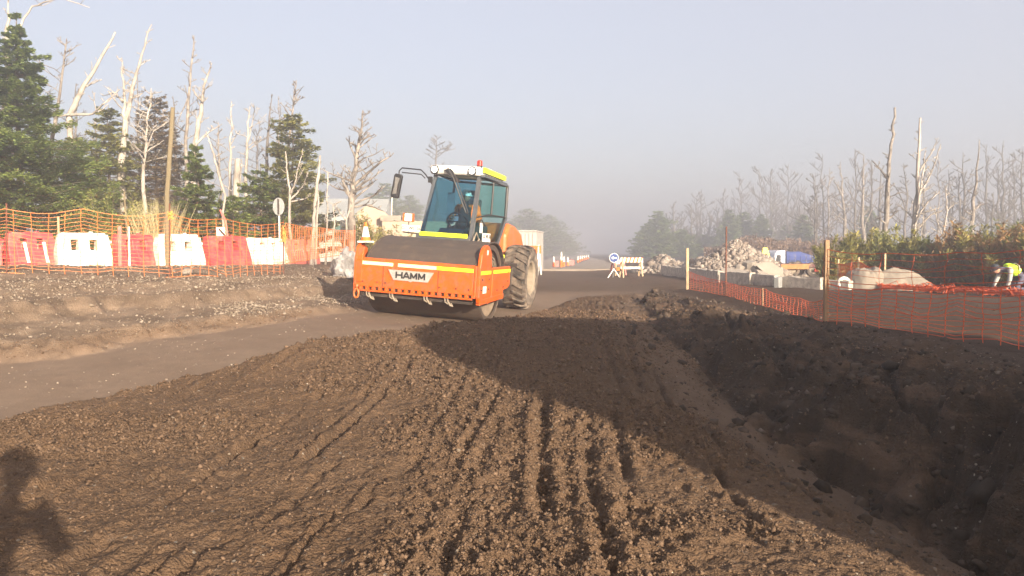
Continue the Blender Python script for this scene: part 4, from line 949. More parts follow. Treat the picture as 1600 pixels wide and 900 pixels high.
def worker():
    D = 19.6; b = P(1583, 468, D); z = H(b.x, b.y)
    p = empty('person', (b.x, b.y, z), 0, 'kneeling worker in yellow hi-vis vest bending down beside the hedge', 'person')
    J = dict(hip=(.17, .0, .42, (.14, .12)), waist=(.04, 0, .52, (.12, .10)), chest=(-.16, 0, .60, (.14, .12)), neck=(-.33, 0, .60, .05), hd=(-.40, 0, .60, .055),
             ls=(-.20, -.18, .58, .055), le=(-.24, -.22, .34, .042), lw=(-.28, -.18, .12, .03), rs=(-.20, .18, .58, .055), re=(-.28, .22, .36, .042), rw=(-.40, .18, .14, .03),
             lh=(.18, -.09, .38, .09), lk=(-.02, -.12, .09, .06), la=(.36, -.13, .08, .045), lt=(.46, -.13, .06, .035), rh=(.18, .09, .38, .09), rk=(-.02, .12, .09, .06), ra=(.36, .13, .08, .045), rt=(.46, .13, .06, .035))
    E = [('hip', 'waist'), ('waist', 'chest'), ('chest', 'neck'), ('neck', 'hd'), ('chest', 'ls'), ('ls', 'le'), ('le', 'lw'), ('chest', 'rs'), ('rs', 're'), ('re', 'rw'), ('hip', 'lh'), ('lh', 'lk'), ('lk', 'la'), ('la', 'lt'), ('hip', 'rh'), ('rh', 'rk'), ('rk', 'ra'), ('ra', 'rt')]
    skin_obj('body', J, E, MT['denim'], p)
    ar = {k: (*J[k][:3], J[k][3] + .012) for k in ('ls', 'le', 'lw', 'rs', 're', 'rw')}; ar['chest'] = (*J['chest'][:3], (.10, .10))
    skin_obj('shirt', dict(chest=ar.pop('chest'), **ar), [('chest', 'ls'), ('ls', 'le'), ('le', 'lw'), ('chest', 'rs'), ('rs', 're'), ('re', 'rw')], MT['greycloth'], p)
    skin_obj('vest', dict(w=(.14, 0, .49, (.175, .16)), m=(-.02, 0, .57, (.18, .165)), c=(-.19, 0, .62, (.175, .16)), s=(-.26, 0, .62, (.12, .12))), [('w', 'm'), ('m', 'c'), ('c', 's')], MT['hivis'], p)
    head_part(p, (-.47, 0, .60), (-.9, 0, -.5), .11, MT['darkcloth'])
    tp = MB(); tp.tube([(.03 + .185 * 0, .185 * math.sin(a_), .555 + .185 * math.cos(a_)) for a_ in np.linspace(-1.6, 1.6, 12)], .014, 5); tp.build('reflective_band', MT['whiteplastic'], p)
    h = MB(); hand(h, J['lw'][:3], (-.2, 0, -1), (-1, 0, 0)); hand(h, J['rw'][:3], (-.3, 0, -1), (-1, 0, 0)); h.build('hands', MT['skin'], p, smooth=True)
worker()

# ------------------------------------------------------------------ nets and stakes
def net(parent, pts, rows, dv, m, r=.006, rv=.008, sag=.04, seed=1, name='netting', wob=.02):
    """pts: (x, y, z_bottom, z_top) along the fence"""
    rs = random.Random(seed); b = MB(); A = [Vector((p[0], p[1], 0)) for p in pts]
    L = [0]
    for i in range(len(A) - 1): L.append(L[-1] + (A[i + 1] - A[i]).length)
    tot = L[-1]; px_, py_ = [p[0] for p in pts], [p[1] for p in pts]
    n = max(8, int(tot / .22)); ss = np.linspace(0, tot, n + 1)
    bx, by = np.interp(ss, L, px_), np.interp(ss, L, py_); zb, zt = np.interp(ss, L, [p[2] for p in pts]), np.interp(ss, L, [p[3] for p in pts])
    post = np.array(L); dist = np.array([np.min(np.abs(post - s)) for s in ss])
    seg = np.array([max(.5, np.min([b_ - a_ for a_, b_ in zip(L[:-1], L[1:]) if a_ - 1e-6 <= s <= b_ + 1e-6] or [1])) for s in ss])
    droop = sag * np.sin(np.clip(dist / seg, 0, .5) * math.pi)
    wav = np.array([fbm(np.array([s * .9]), np.array([seed * 3.3]), seed)[0] for s in ss])
    wa2 = np.array([fbm(np.array([s * 2.3]), np.array([seed * 1.3]), seed + 5)[0] for s in ss])
    nx_ = np.array([0.0] * (n + 1))
    def pt(i, f):
        h_ = zt[i] - zb[i]
        z = zb[i] + h_ * f - droop[i] * (1 if f > .5 else 1 - (1 - f) * 1.6 if f > 0 else .2) + wob * (wav[i] * (1 - f) + .5 * wa2[i] * math.sin(f * 9 + seed))
        return Vector((bx[i] + .05 * wav[i] * math.sin(f * 5), by[i] + .08 * wa2[i] * (1 - f), z))
    for k in range(rows + 1):
        f = k / rows; rr = r * (1.7 if k in (0, rows) else 1)
        b.tube([pt(i, f) for i in range(n + 1)], rr, 4)
    m_ = int(tot / dv)
    for k in range(m_ + 1):
        s = k * dv; i = min(int(s / tot * n), n - 1); t = s / tot * n - i
        b.tube([pt(i, f).lerp(pt(i + 1, f), t) + Vector((rs.uniform(-.01, .01), 0, 0)) for f in np.linspace(0, 1, 7)], rv, 4)
    return b.build(name, m, parent)
def stake(parent, px, yb, yt, D, w, m, name='post', square=True, lean=0, label=None, embed=.25):
    a = P(px, yb, D); t = P(px + lean, yt, D); z = H(a.x, a.y); b = MB()
    loc = parent.location if parent else Vector((0, 0, 0))
    p0 = Vector((a.x, a.y, z - embed)) - loc; p1 = t - loc
    b.tube([p0, (p0 + p1) / 2, p1], [w, w * .97, w * .95], 4 if square else 8)
    o = b.build(name, m, parent, bevel=.004 if square else 0)
    if label: o['label'] = label
    return o
def XY(px, D, zt=None): a = P(px, 400, D); return a.x, a.y

# left net: in front of the barriers
f1 = empty('net_fence', (0, 0, 0), 0, 'orange plastic net fence stretched on thin rods above the left bank', 'net fence')
spec = [(-150, 11.7, 325, 434), (10, 12.6, 325, 432), (130, 13.1, 325, 432), (265, 13.6, 332, 436), (350, 15.0, 340, 430), (443, 17.0, 348, 428)]
pts = []
for px, D, yt, yb in spec:
    a, b_ = P(px, yb, D), P(px, yt, D); pts.append((a.x, a.y, max(H(a.x, a.y) + .01, a.z - .05), b_.z))
net(f1, pts, 17, .24, MT['net'], r=.0036, rv=.0048, sag=.09, seed=3, wob=.11)
for px, D, yt in ((265, 13.62, 318), (443, 17.05, 344), (10, 12.62, 318)):
    stake(f1, px, 435, yt, D, .013, MT['rust'], 'rod', False)
f2 = empty('net_fence', (0, 0, 0), 0, 'faded orange net fence behind the last pale red barrier', 'net fence')
pts = []
for px, D, yt, yb in [(447, 17.4, 348, 412), (500, 21, 356, 402), (556, 25, 360, 396)]:
    a, b_ = P(px, yb, D), P(px, yt, D); pts.append((a.x, a.y, max(H(a.x, a.y), min(a.z, b_.z - .7)), b_.z))
net(f2, pts, 14, .22, MT['net'], r=.006, rv=.008, sag=.03, seed=5, wob=.03)
stake(f2, 554, 398, 352, 24.9, .02, MT['rust'], 'rod', False)
# orange tie rope bundles on the two rods
for px, py, D, lb in ((265, 336, 13.6, 'orange rope knotted round the rusty rod in front of the white barrier'), (443, 356, 17.0, 'orange net end bunched on the rod before the pale red barrier')):
    rs = random.Random(px); b = MB(); c = P(px, py, D)
    for k in range(7 if px < 300 else 12):
        dz = -.03 * k if px > 300 else 0; pp = [Vector((rs.gauss(0, .035), rs.gauss(0, .03), rs.gauss(0, .05) + dz)) for _ in range(6)]; b.tube(pp, .007, 5)
    o = b.build('tied_rope', MT['rope'], None); o.location = c; tag(o, lb, 'rope')

# right net on wooden stakes along the cut
f3 = empty('net_fence', (0, 0, 0), 0, 'red orange net fence sagging between wooden stakes along the right bank top', 'net fence')
def wz(px, py, D): a = P(px, py, D); return a
A = [(1075, 21.0, 424, 456), (1134, 18.0, 440, 470), (1195, 14.4, 452, 492), (1250, 11.9, 466, 512), (1288, 10.4, 470, 519)]
pts = [(wz(px, yb, D).x, D, max(wz(px, yb, D).z, H(wz(px, yb, D).x, D) + .01), wz(px, yt, D).z) for px, D, yt, yb in A]
net(f3, pts, 9, .25, MT['netred'], r=.0055, rv=.004, sag=.04, seed=8, wob=.05, name='sagging_netting')
B = [(1288, 10.4, 440, 519), (1390, 9.55, 448, 527), (1500, 8.8, 444, 548), (1602, 8.1, 440, 556), (1800, 7.2, 425, 590), (2300, 5.6, 400, 640), (3000, 4.4, 380, 700)]
B2 = [(1288, 10.4, 388, 438), (1390, 9.55, 394, 446), (1500, 8.8, 392, 442), (1602, 8.1, 388, 438), (1800, 7.2, 370, 423), (2300, 5.6, 350, 398), (3000, 4.4, 330, 378)]
pts = [(wz(px, yb, D).x, D, max(wz(px, yb, D).z, H(wz(px, yb, D).x, D) - .02), wz(px, yt, D).z) for px, D, yt, yb in B]
net(f3, pts, 13, .21, MT['netred'], r=.0055, rv=.0055, sag=.07, seed=9, wob=.10)
pts = [(wz(px, yb, D).x, D, wz(px, yb, D).z, wz(px, yt, D).z) for px, D, yt, yb in B2]
net(f3, pts, 5, .42, MT['netred'], r=.0036, rv=.003, sag=.05, seed=9, wob=.05, name='stretched_netting')
stake(f3, 1290, 518, 375, 10.4, .042, MT['wood'], 'stake', True, 2, 'thick brown wooden stake in the middle')
stake(f3, 1074, 456, 388, 21.0, .05, MT['palewood'], 'stake', True, 0, 'pale wooden stake at the far end')
stake(f3, 1134, 468, 354, 18.0, .018, MT['rust'], 'rod', False, 1)
stake(f3, 1192, 486, 450, 14.5, .012, MT['palewood'], 'short_peg', True)

# far nets, stakes near the hedge
f4 = empty('net_fence', (0, 0, 0), 0, 'bright red orange net hung on three pale stakes beside the hedge', 'net fence')
pts = []
for px, D, yt, yb in [(1309, 23.5, 412, 448), (1341, 22.8, 408, 452), (1382, 22, 425, 456)]:
    a, b_ = P(px, yb, D), P(px, yt, D); pts.append((a.x, a.y, max(a.z, H(a.x, a.y)), b_.z))
net(f4, pts, 16, .07, MT['netred'], r=.011, rv=.012, sag=.05, seed=12, wob=.12)
for px, yb, yt, D in ((1309, 449, 405, 23.5), (1341, 453, 402, 22.8), (1382, 457, 395, 22.0)): stake(f4, px, yb, yt, D, .035, MT['palewood'], 'stake', True, 1)
def fallen_net():
    rs = random.Random(4); b = MB()
    for k in range(15):
        pp = []
        for i in range(26):
            t = i / 25; px = 1375 + t * 260; D = 20.8 - 4.0 * t; a = P(px, 460, D); zz = H(a.x, a.y)
            pp.append(Vector((a.x + rs.gauss(0, .04), a.y + rs.gauss(0, .12) + (k % 5) * .05, zz + .03 + abs(rs.gauss(0, .07)) * (1 if k < 18 else .4) + .06 * math.sin(t * 21 + k * .3) ** 2)))
        b.tube(pp, .010, 4)
    for k in range(60):
        t = rs.random(); px = 1375 + t * 260; D = 20.8 - 4.0 * t; a = P(px, 460, D); zz = H(a.x, a.y)
        b.tube([(a.x + rs.gauss(0, .1), a.y - .1, zz + .02), (a.x + rs.gauss(0, .1), a.y + .1, zz + .1 + rs.random() * .1), (a.x + rs.gauss(0, .12), a.y + .35, zz + .03)], .012, 4)
    tag(b.build('fallen_net', MT['netred'], None), 'collapsed red orange net lying crumpled along the field edge before the hedge', 'net')
fallen_net()

# ------------------------------------------------------------------ water filled barriers
def barrier(name, px0, px1, yt, D0, D1, m, label, extra=None, hh=.86):
    a = P(px0, 400, D0); b_ = P(px1, 400, D1); L = (b_.xy - a.xy).length; mid = (a + b_) / 2; ang = math.atan2(b_.y - a.y, b_.x - a.x)
    top = P((px0 + px1) / 2, yt, (D0 + D1) / 2).z; z0 = H(mid.x, mid.y) - .03; hh = max(top - z0, .62)
    root = empty(name, (mid.x, mid.y, z0), ang, label, 'barrier', 'water filled barriers along the left bank')
    h = L / 2 * .985; bm = bmesh.new()
    # outline columns / rows with two square openings
    xs = [-h, -h * .80, -h * .48, -h * .20, h * .20, h * .48, h * .80, h]; zs = [0, .14, .30, .42, .66, .78, hh]
    def half(z): return .26 if z < .15 else .26 - (.26 - .11) * min((z - .14) / .42, 1) if z < .56 else .11 - .02 * (z - .56)
    def xx(i, z):
        x = xs[i]; t = max(0, (z - .35) / (hh - .35)); 
        if abs(i - 3.5) == 3.5: x *= 1 - .10 * t ** 1.5 - (.05 if z > hh - .01 else 0)
        return x
    hole = {(2, 3), (4, 3)}; V = {}
    def v(i, j, s):
        if (i, j, s) not in V: V[i, j, s] = bm.verts.new((xx(i, zs[j]), s * half(zs[j]), zs[j]))
        return V[i, j, s]
    cells_ = [(i, j) for i in range(7) for j in range(6) if (i, j) not in hole and (i, j) not in {(0, 5), (6, 5)} | set()]
    cs = set(cells_)
    for (i, j) in cells_:
        for s in (-1, 1):
            q = [v(i, j, s), v(i + 1, j, s), v(i + 1, j + 1, s), v(i, j + 1, s)]; bm.faces.new(q if s < 0 else q[::-1])
        for (di, dj, e) in ((-1, 0, ((i, j), (i, j + 1))), (1, 0, ((i + 1, j), (i + 1, j + 1))), (0, -1, ((i, j), (i + 1, j))), (0, 1, ((i, j + 1), (i + 1, j + 1)))):
            if (i + di, j + dj) not in cs:
                (a1, b1), (a2, b2) = e; bm.faces.new([v(a1, b1, -1), v(a2, b2, -1), v(a2, b2, 1), v(a1, b1, 1)])
    # ribs on the skirt
    bmesh.ops.recalc_face_normals(bm, faces=bm.faces); me_ = bpy.data.meshes.new('shell'); bm.to_mesh(me_); bm.free()
    o = link_mesh('shell', me_, m, root); md = o.modifiers.new('b', 'BEVEL'); md.width = .022; md.segments = 2; md.limit_method = 'ANGLE'; md.angle_limit = R(25)
    for x in (-h * .62, 0, h * .62): MB().prism([(-.275, .02), (-.275, .14), (-.135, .60), (-.09, .60), (-.09, .02)], 'x', x - .035, x + .035).build('rib', m, root, bevel=.012)
    cp = MB(); cp.tube([(h * .3, 0, hh - .005), (h * .3, 0, hh + .03)], .045, 12); cp.build('filler_cap', m, root)
    # coupling lugs at the end
    lg = MB(); 
    for z in (.22, .40, .58): lg.tube([(h + .01, 0, z), (h + .01, 0, z + .06)], .05, 10)
    lg.build('coupling', m, root)
    if extra == 'stripes':
        e = MB(); e.box((-h * .5, -.095, hh - .10), (h * .1, -.088, hh - .055)); 
        for x in (-h * .35, h * .45, ): e.prism([(x, .12), (x + .06, .12), (x - .02, .58), (x - .08, .58)], 'y', -.305, -.28)
        e.build('white_tape', MT['white'], root)
    if extra == 'yellow':
        e = MB(); e.box((-h * .25, -.105, hh - .07), (-h * .02, -.094, hh - .02)); e.box((h * .08, -.105, hh - .07), (h * .35, -.094, hh - .02)); e.build('yellow_tape', MT['signyellow'], root)
    return root
W, Pk = MT['whiteplastic'], MT['pink']
BS = [('plastic_barrier', -72, 4, 360, 16.4, 16.9, Pk, 'faded red plastic barrier cut by the left edge of the photo', None),
      ('plastic_barrier', 8, 84, 363, 16.9, 17.7, Pk, 'faded red plastic barrier with strips of white tape, left of the white ones', 'stripes'),
      ('plastic_barrier', 86, 172, 364, 17.4, 18.2, W, 'white plastic barrier between two red ones, leftmost white barrier', None),
      ('plastic_barrier', 176, 238, 366, 18.2, 19.2, Pk, 'faded red plastic barrier with an orange post leaning on it between two white ones', None),
      ('plastic_barrier', 241, 314, 366, 19.0, 20.0, W, 'white plastic barrier behind the thin rusty rod', None),
      ('plastic_barrier', 319, 384, 369, 20.0, 21.2, Pk, 'deep red plastic barrier with yellow tape on its top edge', 'yellow'),
      ('plastic_barrier', 386, 440, 372, 21.2, 23.0, W, 'white plastic barrier seen aslant beside the round sign post', None),
      ('plastic_barrier', 441, 489, 375, 23.0, 25.2, MT['salmon'], 'sunbleached pale red plastic barrier at the far end of the row', None)]
for k, (n_, a, b_, yt, d0, d1, m, lb, ex) in enumerate(BS): barrier(n_, a, b_, yt, d0, d1, m, lb, ex)
# leaning poles and small posts
def pole(name, trace, D, r0, r1, m, label, cat, ground=True, n=8):
    p0 = P(*trace[0], D); base = Vector((p0.x, p0.y, H(p0.x, p0.y))) if ground else p0
    pts = [P(a, b_, D) - base for a, b_ in trace]
    if ground: pts[0].z = -.2
    q = [pts[0]]
    for i in range(len(pts) - 1): q += wig(pts[i], pts[i + 1], 3, .006, random.Random(int(trace[0][0])))[1:]
    m_ = len(q) - 1; b = MB().tube(q, [r0 + (r1 - r0) * k / m_ for k in range(m_ + 1)], n); o = b.build(name, m, None, smooth='angle'); o.location = base; return tag(o, label, cat)
pole('wooden_pole', [(260, 345), (261, 300), (266, 230), (270, 168)], 19.0, .062, .05, MT['straw'], 'tall straw coloured wooden pole leaning slightly in front of the dead trees', 'pole')
pole('orange_post', [(187, 398), (187, 353)], 17.2, .045, .045, MT['salmon'], 'pale orange post standing against the left red barrier', 'post')
pole('white_peg', [(202, 390), (201, 354)], 17.6, .022, .022, MT['white'], 'thin white peg behind the red barrier', 'peg')
pole('white_peg', [(92, 385), (91, 338)], 21, .03, .03, MT['palewood'], 'pale peg standing in rubble behind the white barrier', 'peg')
pole('pink_pole', [(362, 372), (352, 345), (344, 328)], 21, .035, .03, MT['salmon'], 'pale red plank leaning behind the deep red barrier', 'plank')
pole('thin_stick', [(200, 330), (194, 300)], 22, .03, .02, MT['straw'], 'short straw coloured stick beside the grass tuft', 'stick')
# round sign seen from behind
def round_sign():
    D = 24; b = P(437, 392, D); z = H(b.x, b.y); t = P(437, 323, D)
    r = empty('round_sign', (b.x, b.y, z), 0, 'grey back of a round road sign on a thin white pole', 'sign')
    p = MB().tube([(0, 0, -.2), (0, 0, t.z - z + .25)], .025, 8); p.build('pole', MT['white'], r)
    d = MB(); d.lathe([(.001, -.012), (.27, -.012), (.28, 0), (.27, .012), (.001, .012)], 32, Matrix.Translation((0, -.045, t.z - z)) @ Matrix.Rotation(R(90), 4, 'Z') @ Matrix.Diagonal((1, .65, 1, 1))); d.build('sign_disc', MT['board'], r)
    s = MB().box((-.025, -.085, t.z - z - .24), (.025, -.062, t.z - z + .24)); s.build('sign_rail', MT['steel_dark'], r)
round_sign()
def board_sign(px0, px1, yt, yb, D, legs, label, m, name='site_board'):
    a, b_ = P(px0, yt, D), P(px1, yb, D); mid = (a.x + b_.x) / 2; z = H(mid, D); r = empty(name, (mid, D, z), 0, label, 'sign'); hw = (b_.x - a.x) / 2
    MB().box((-hw, -.03, b_.z - z), (hw, 0, a.z - z)).build('panel', m, r, bevel=.005)
    for s in (-1, 1): MB().tube([(s * hw * .7, .03, -.2), (s * hw * .7, .03, a.z - z)], .025, 6).build('leg', MT['palewood'], r)
board_sign(532, 554, 344, 368, 27, 2, 'grey rectangular board on legs in front of the bushy dead tree', MT['board'])
board_sign(338, 356, 355, 372, 24, 2, 'small pale board with dark diagonal mark behind the deep red barrier', MT['white'])
o = MB(); a = P(347, 363, 23.9); o.tube([(a.x - .1, a.y, a.z + .12), (a.x + .12, a.y, a.z - .12)], .02, 6); mk = o.build('dark_diagonal_mark', MT['black'], None)
for q in [x for x in bpy.data.objects if x.name.startswith('site_board')][-1:]: mk.parent = q; mk.location = -q.location

# rubble heap behind the left barriers, boulder on the bank
def heap(name, px, D, w, d, h, seed, m, label, n=0, sm=None, cat='heap', zoff=0, peak=1.3):
    b = P(px, 400, D); z = H(b.x, b.y) + zoff; N = 60; u = np.linspace(-1.15, 1.15, N); U, V_ = np.meshgrid(u, u); rr = np.sqrt(U ** 2 + V_ ** 2)
    hh = np.clip(1 - rr ** peak, -.25, 1) * (1 + .25 * fbm(U * 2 + seed, V_ * 2, seed, 3)) + .06 * fbm(U * 8, V_ * 8, seed + 3, 3)
    Vt = np.stack([U * w / 2, V_ * d / 2, hh * h], -1).reshape(-1, 3); idx = np.arange(N * N).reshape(N, N)
    F_ = np.stack([idx[:-1, :-1], idx[:-1, 1:], idx[1:, 1:], idx[1:, :-1]], -1).reshape(-1, 4)
    me_ = np_mesh(name, Vt, F_); o = link_mesh(name, me_, m, None, smooth=True); o.location = (b.x, b.y, z); tag(o, label, cat)
    if n:
        rs = np.random.RandomState(seed); uu = rs.uniform(-1, 1, (n * 2, 2)); uu = uu[(uu ** 2).sum(1) < 1.0][:n]
        r2 = np.sqrt((uu ** 2).sum(1)); hz = np.clip(1 - r2 ** peak, -.2, 1) * (1 + .25 * fbm(uu[:, 0] * 2 + seed, uu[:, 1] * 2, seed, 3)) * h
        pos = np.stack([uu[:, 0] * w / 2, uu[:, 1] * d / 2, hz + rs.uniform(-.02, .07, len(uu))], -1)
        s = stones('loose_stones', pos, np.clip(rs.exponential(.045, len(uu)) + .045, .04, .20) * (sm or 1), MT['rubble'], seed + 1, None, smooth=False, jit=.45)
        s.parent = o
        for k in ('label', 'category'):
            if k in s: del s[k]
    return o
heap('earth_heap', 140, 24, 4.2, 2.4, .9, 3, MT['sand'], 'brownish rubble heap behind the white and red barriers at left', 500, 1.0, 'rubble heap')
heap('earth_heap', 30, 22, 3.6, 2.2, .55, 5, MT['sand'], 'low rubble heap at the left edge behind the red barriers', 300, 1.0, 'rubble heap')
pos = np.array([[P(292, 424, 14.9).x, 14.9, H(P(292, 424, 14.9).x, 14.9) + .03]]); s = stones('boulder', pos, np.array([.17]), MT['concrete'], 5, 'pale flat boulder lying on the left bank under the net', 'boulder', kind=None, flat=(.45, .5), jit=.12); 
# traffic cone and fallen plastic things left of the drum
def cone(px, yb, yt, D, label, group=None, lean=0, mesh=None):
    a = P(px, yb, D); h = P(px, yt, D).z - P(px, yb, D).z; z = a.z if False else H(a.x, a.y); r = empty('traffic_cone', (a.x, a.y, z), 0, label, 'traffic cone', group)
    h = max(h, .4); UPM = Matrix.Rotation(R(-90), 4, 'Y')
    b = MB().lathe([(.001, h), (.028 * h / .7, h), (.15 * h / .7, .04)], 20, UPM); b.box((-.19, -.19, 0), (.19, .19, .04)); b.build('cone_body', MT['hiorange'], r, smooth='angle')
    def rad(z_): return .15 * h / .7 + (.028 * h / .7 - .15 * h / .7) * (z_ - .04) / (h - .04) + .003
    for z0, z1 in ((.38 * h, .62 * h), (.74 * h, .88 * h)): MB().lathe([(rad(z0), z0), (rad(z1), z1)], 20, UPM).build('white_band', MT['white'], r)
    return r
# cone standing on the roller's front left corner
def roller_cone():
    p = RM @ Vector((-1.04, -.82, 1.29)); r = empty('traffic_cone', p, R(-15), 'orange and white traffic cone standing on the left front corner of the roller', 'traffic cone')
    UPM = Matrix.Rotation(R(-90), 4, 'Y'); b = MB().lathe([(.001, .36), (.02, .36), (.085, .03)], 18, UPM); b.build('cone_body', MT['hiorange'], r, smooth='angle'); MB().box((-.11, -.11, 0), (.11, .11, .03)).build('cone_base', MT['white'], r, bevel=.005)
    MB().lathe([(.072, .10), (.036, .28)], 18, UPM).build('white_band', MT['white'], r)
roller_cone()
def crumpled(px, py, D, s, label, seed):
    a = P(px, py, D); bm = bmesh.new(); bmesh.ops.create_icosphere(bm, subdivisions=4, radius=s)
    for v in bm.verts:
        c = np.array([v.co.x]); n_ = float(fbm(np.array([v.co.x * 5 / s * .5]), np.array([v.co.y * 5 / s * .5 + v.co.z * 7 / s * .5]), seed, 4)[0]); v.co *= 1 + .55 * n_; v.co.x *= .75; v.co.y *= .6
        if v.co.z < -s * .5: v.co.z = -s * .5
    me_ = bpy.data.meshes.new('plastic_sheet'); bm.to_mesh(me_); bm.free(); o = link_mesh('plastic_sheet', me_, MT['bag'], None); o.location = (a.x, a.y, H(a.x, a.y) + s * .48); tag(o, label, 'plastic sheet')
crumpled(541, 392, 17.6, .42, 'crumpled grey white plastic sheet on the bank beside the roller', 5)

# ------------------------------------------------------------------ left background buildings
def house():
    D = 46; a, b_ = P(488, 400, D), P(592, 400, D); z = H(b_.x, D); top = P(540, 306, D).z
    r = empty('site_house', ((a.x + b_.x) / 2, D, z), R(4), 'misty low building with pale roof and green window band behind the bushy dead tree', 'building'); w = (b_.x - a.x); h = top - z
    MB().box((-w / 2, 0, -.3), (w / 2, 5, h * .62)).build('wall', MT['tank'], r)
    MB().prism([(-.5, h * .62), (-.5, h * .68), (2.5, h), (5.4, h * .68), (5.4, h * .62)], 'x', -w / 2 - .4, w / 2 + .4).build('roof', MT['roofgrey'], r)
    for k in range(4): x = -w / 2 + .25 + k * w / 4; MB().box((x, -.05, h * .32), (x + w / 4 - .3, -.01, h * .56)).build('window', MT['greenglass'], r)
house()
def stepped_wall():
    D = 34; r = empty('stepped_wall', P(620, 400, D), 0, 'warm pale stepped concrete wall left of the roller cab', 'wall'); z = H(P(620, 400, D).x, D); r.location.z = z; ox = r.location.x
    def zz(py): return P(620, py, D).z - z
    def xx(px): return P(px, 400, D).x - ox
    MB().prism([(xx(556), -.2), (xx(556), zz(330)), (xx(575), zz(318)), (xx(598), zz(330)), (xx(612), zz(342)), (xx(618), -.2)], 'y', .3, .6).build('sloped_wing', MT['peach'], r, bevel=.02)
    MB().prism([(xx(598), -.2), (xx(598), zz(338)), (xx(628), zz(338)), (xx(628), zz(345)), (xx(720), zz(347)), (xx(720), -.2)], 'y', -.15, .2).build('wall_face', MT['peach'], r, bevel=.02)
    MB().box((xx(596), -.2, zz(345.5)), (xx(628), .25, zz(337))).build('coping', MT['concrete'], r)
stepped_wall()
pole('white_flagpole', [(610, 342), (612, 318), (614, 292)], 36, .035, .02, MT['whiteplastic'], 'thin pale pole rising behind the stepped wall', 'pole')
def container():
    D = 38; a, b_ = P(782, 400, D), P(838, 400, D); z = H(b_.x, D); top = P(820, 362, D).z; w = b_.x - a.x; h = top - z
    r = empty('site_container', ((a.x + b_.x) / 2, D, z), R(-8), 'pale box shaped container half hidden behind the roller wheel', 'container')
    b = MB().box((-w / 2, 0, .12), (w / 2, 3.5, h))
    for k in range(9): x = -w / 2 + .12 + k * (w - .3) / 8; b.box((x, -.03, .2), (x + .08, -.001, h - .1))
    b.build('container_box', MT['tank'], r, bevel=.03); MB().box((-w / 2 - .02, -.06, h + .001), (w / 2 + .02, 3.55, h + .07)).build('lid', MT['tank'], r)
    for s in (-1, 1): MB().box((s * w / 2 * .8 - .1, .1, -.1), (s * w / 2 * .8 + .1, 3.3, .118)).build('skid', MT['steel_dark'], r)
container()
# ------------------------------------------------------------------ barricades, cones, signs on the road
def trestle(px0, px1, yt, yb, D, label, boards, m_leg, stripes, rz=0, name='trestle_barricade'):
    a, b_ = P(px0, yb, D), P(px1, yb, D); z = H((a.x + b_.x) / 2, D); w = b_.x - a.x; h = P(px0, yt, D).z - z
    r = empty(name, ((a.x + b_.x) / 2, D, z), rz, label, 'barricade')
    for s in (-1, 1):
        for q in (-1, 1):
            MB().tube([(s * w / 2 * .86 + q * .0, q * h * .36, -.03), (s * w / 2 * .80, q * .03, h)], .042, 4).build('leg', m_leg, r)
        MB().tube([(s * w / 2 * .85, -h * .24, h * .33), (s * w / 2 * .85, h * .24, h * .33)], .03, 4).build('leg_brace', m_leg, r)
    for (f0, f1, st) in boards:
        bd = MB().box((-w / 2, -.085 - .12 * (1 - f1), h * f0), (w / 2, -.055 - .12 * (1 - f1), h * f1)).build('board', MT['white'] if st != 'orange' else MT['hiorange'], r)
        if st == 'stripe':
            k = -w / 2; e = MB(); n_ = 6
            for i in range(n_):
                x = -w / 2 + w * (i + .15) / n_; e.prism([(x, h * f0), (x + w / n_ * .45, h * f0), (x + w / n_ * .45 + .06, h * f1), (x + .06, h * f1)], 'y', -.0885 - .12 * (1 - f1), -.0855 - .12 * (1 - f1))
            e.build('stripes', stripes, bd)
    return r
trestle(806, 846, 383, 426, 36.5, 'orange board on white trestle legs behind the roller wheel', [(.72, .98, 'orange')], MT['white'], MT['hiorange'], R(-12))
trestle(968, 1004, 402, 433, 33, 'red and white striped barricade on pale trestles beside the blue sign', [(.74, .98, 'stripe'), (.42, .52, 'plain')], MT['palewood'], MT['hiorange'], R(8))
trestle(955, 976, 405, 432, 35, 'reddish orange striped trestle just behind the blue sign', [(.70, .96, 'stripe'), (.3, .5, 'orange')], MT['salmon'], MT['hiorange'], R(24))
def blue_sign():
    D = 33; b = P(959, 431, D); z = H(b.x, D); c = P(959.5, 403, D).z - z; r = empty('arrow_sign', (b.x, D, z), 0, 'round blue sign with white left arrow on a splayed stand at the road end', 'sign')
    RZ = Matrix.Rotation(R(90), 4, 'Z')
    MB().lathe([(.001, -.01), (.205, -.01), (.205, .01), (.001, .01)], 32, Matrix.Translation((0, -.05, c)) @ RZ).build('rim_disc', MT['white'], r)
    MB().lathe([(.001, -.005), (.178, -.005), (.178, .005), (.001, .005)], 32, Matrix.Translation((0, -.066, c)) @ RZ).build('disc', MT['signblue'], r)
    MB().prism([(-.125, c), (-.03, c + .075), (-.03, c + .03), (.12, c + .03), (.12, c - .03), (-.03, c - .03), (-.03, c - .075)], 'y', -.078, -.072).build('arrow', MT['white'], r)
    MB().tube([(0, 0, .25), (0, 0, c + .15)], .022, 8).build('post', MT['cabgrey'], r)
    for dx, dy in ((-.28, -.1), (.26, -.14), (.0, .28)): MB().tube([(0, 0, .38), (dx, dy, -.03)], .025, 6).build('leg', MT['white'], r)
blue_sign()
pole('marker_post', [(1002.5, 425), (1002.5, 403)], 36, .05, .045, MT['whiteplastic'], 'short white marker post right of the striped barricade', 'post')
pole('marker_post', [(962, 430), (962, 411)], 34.5, .05, .045, MT['palewood'], 'pale wooden post directly beside the blue sign stand', 'post')
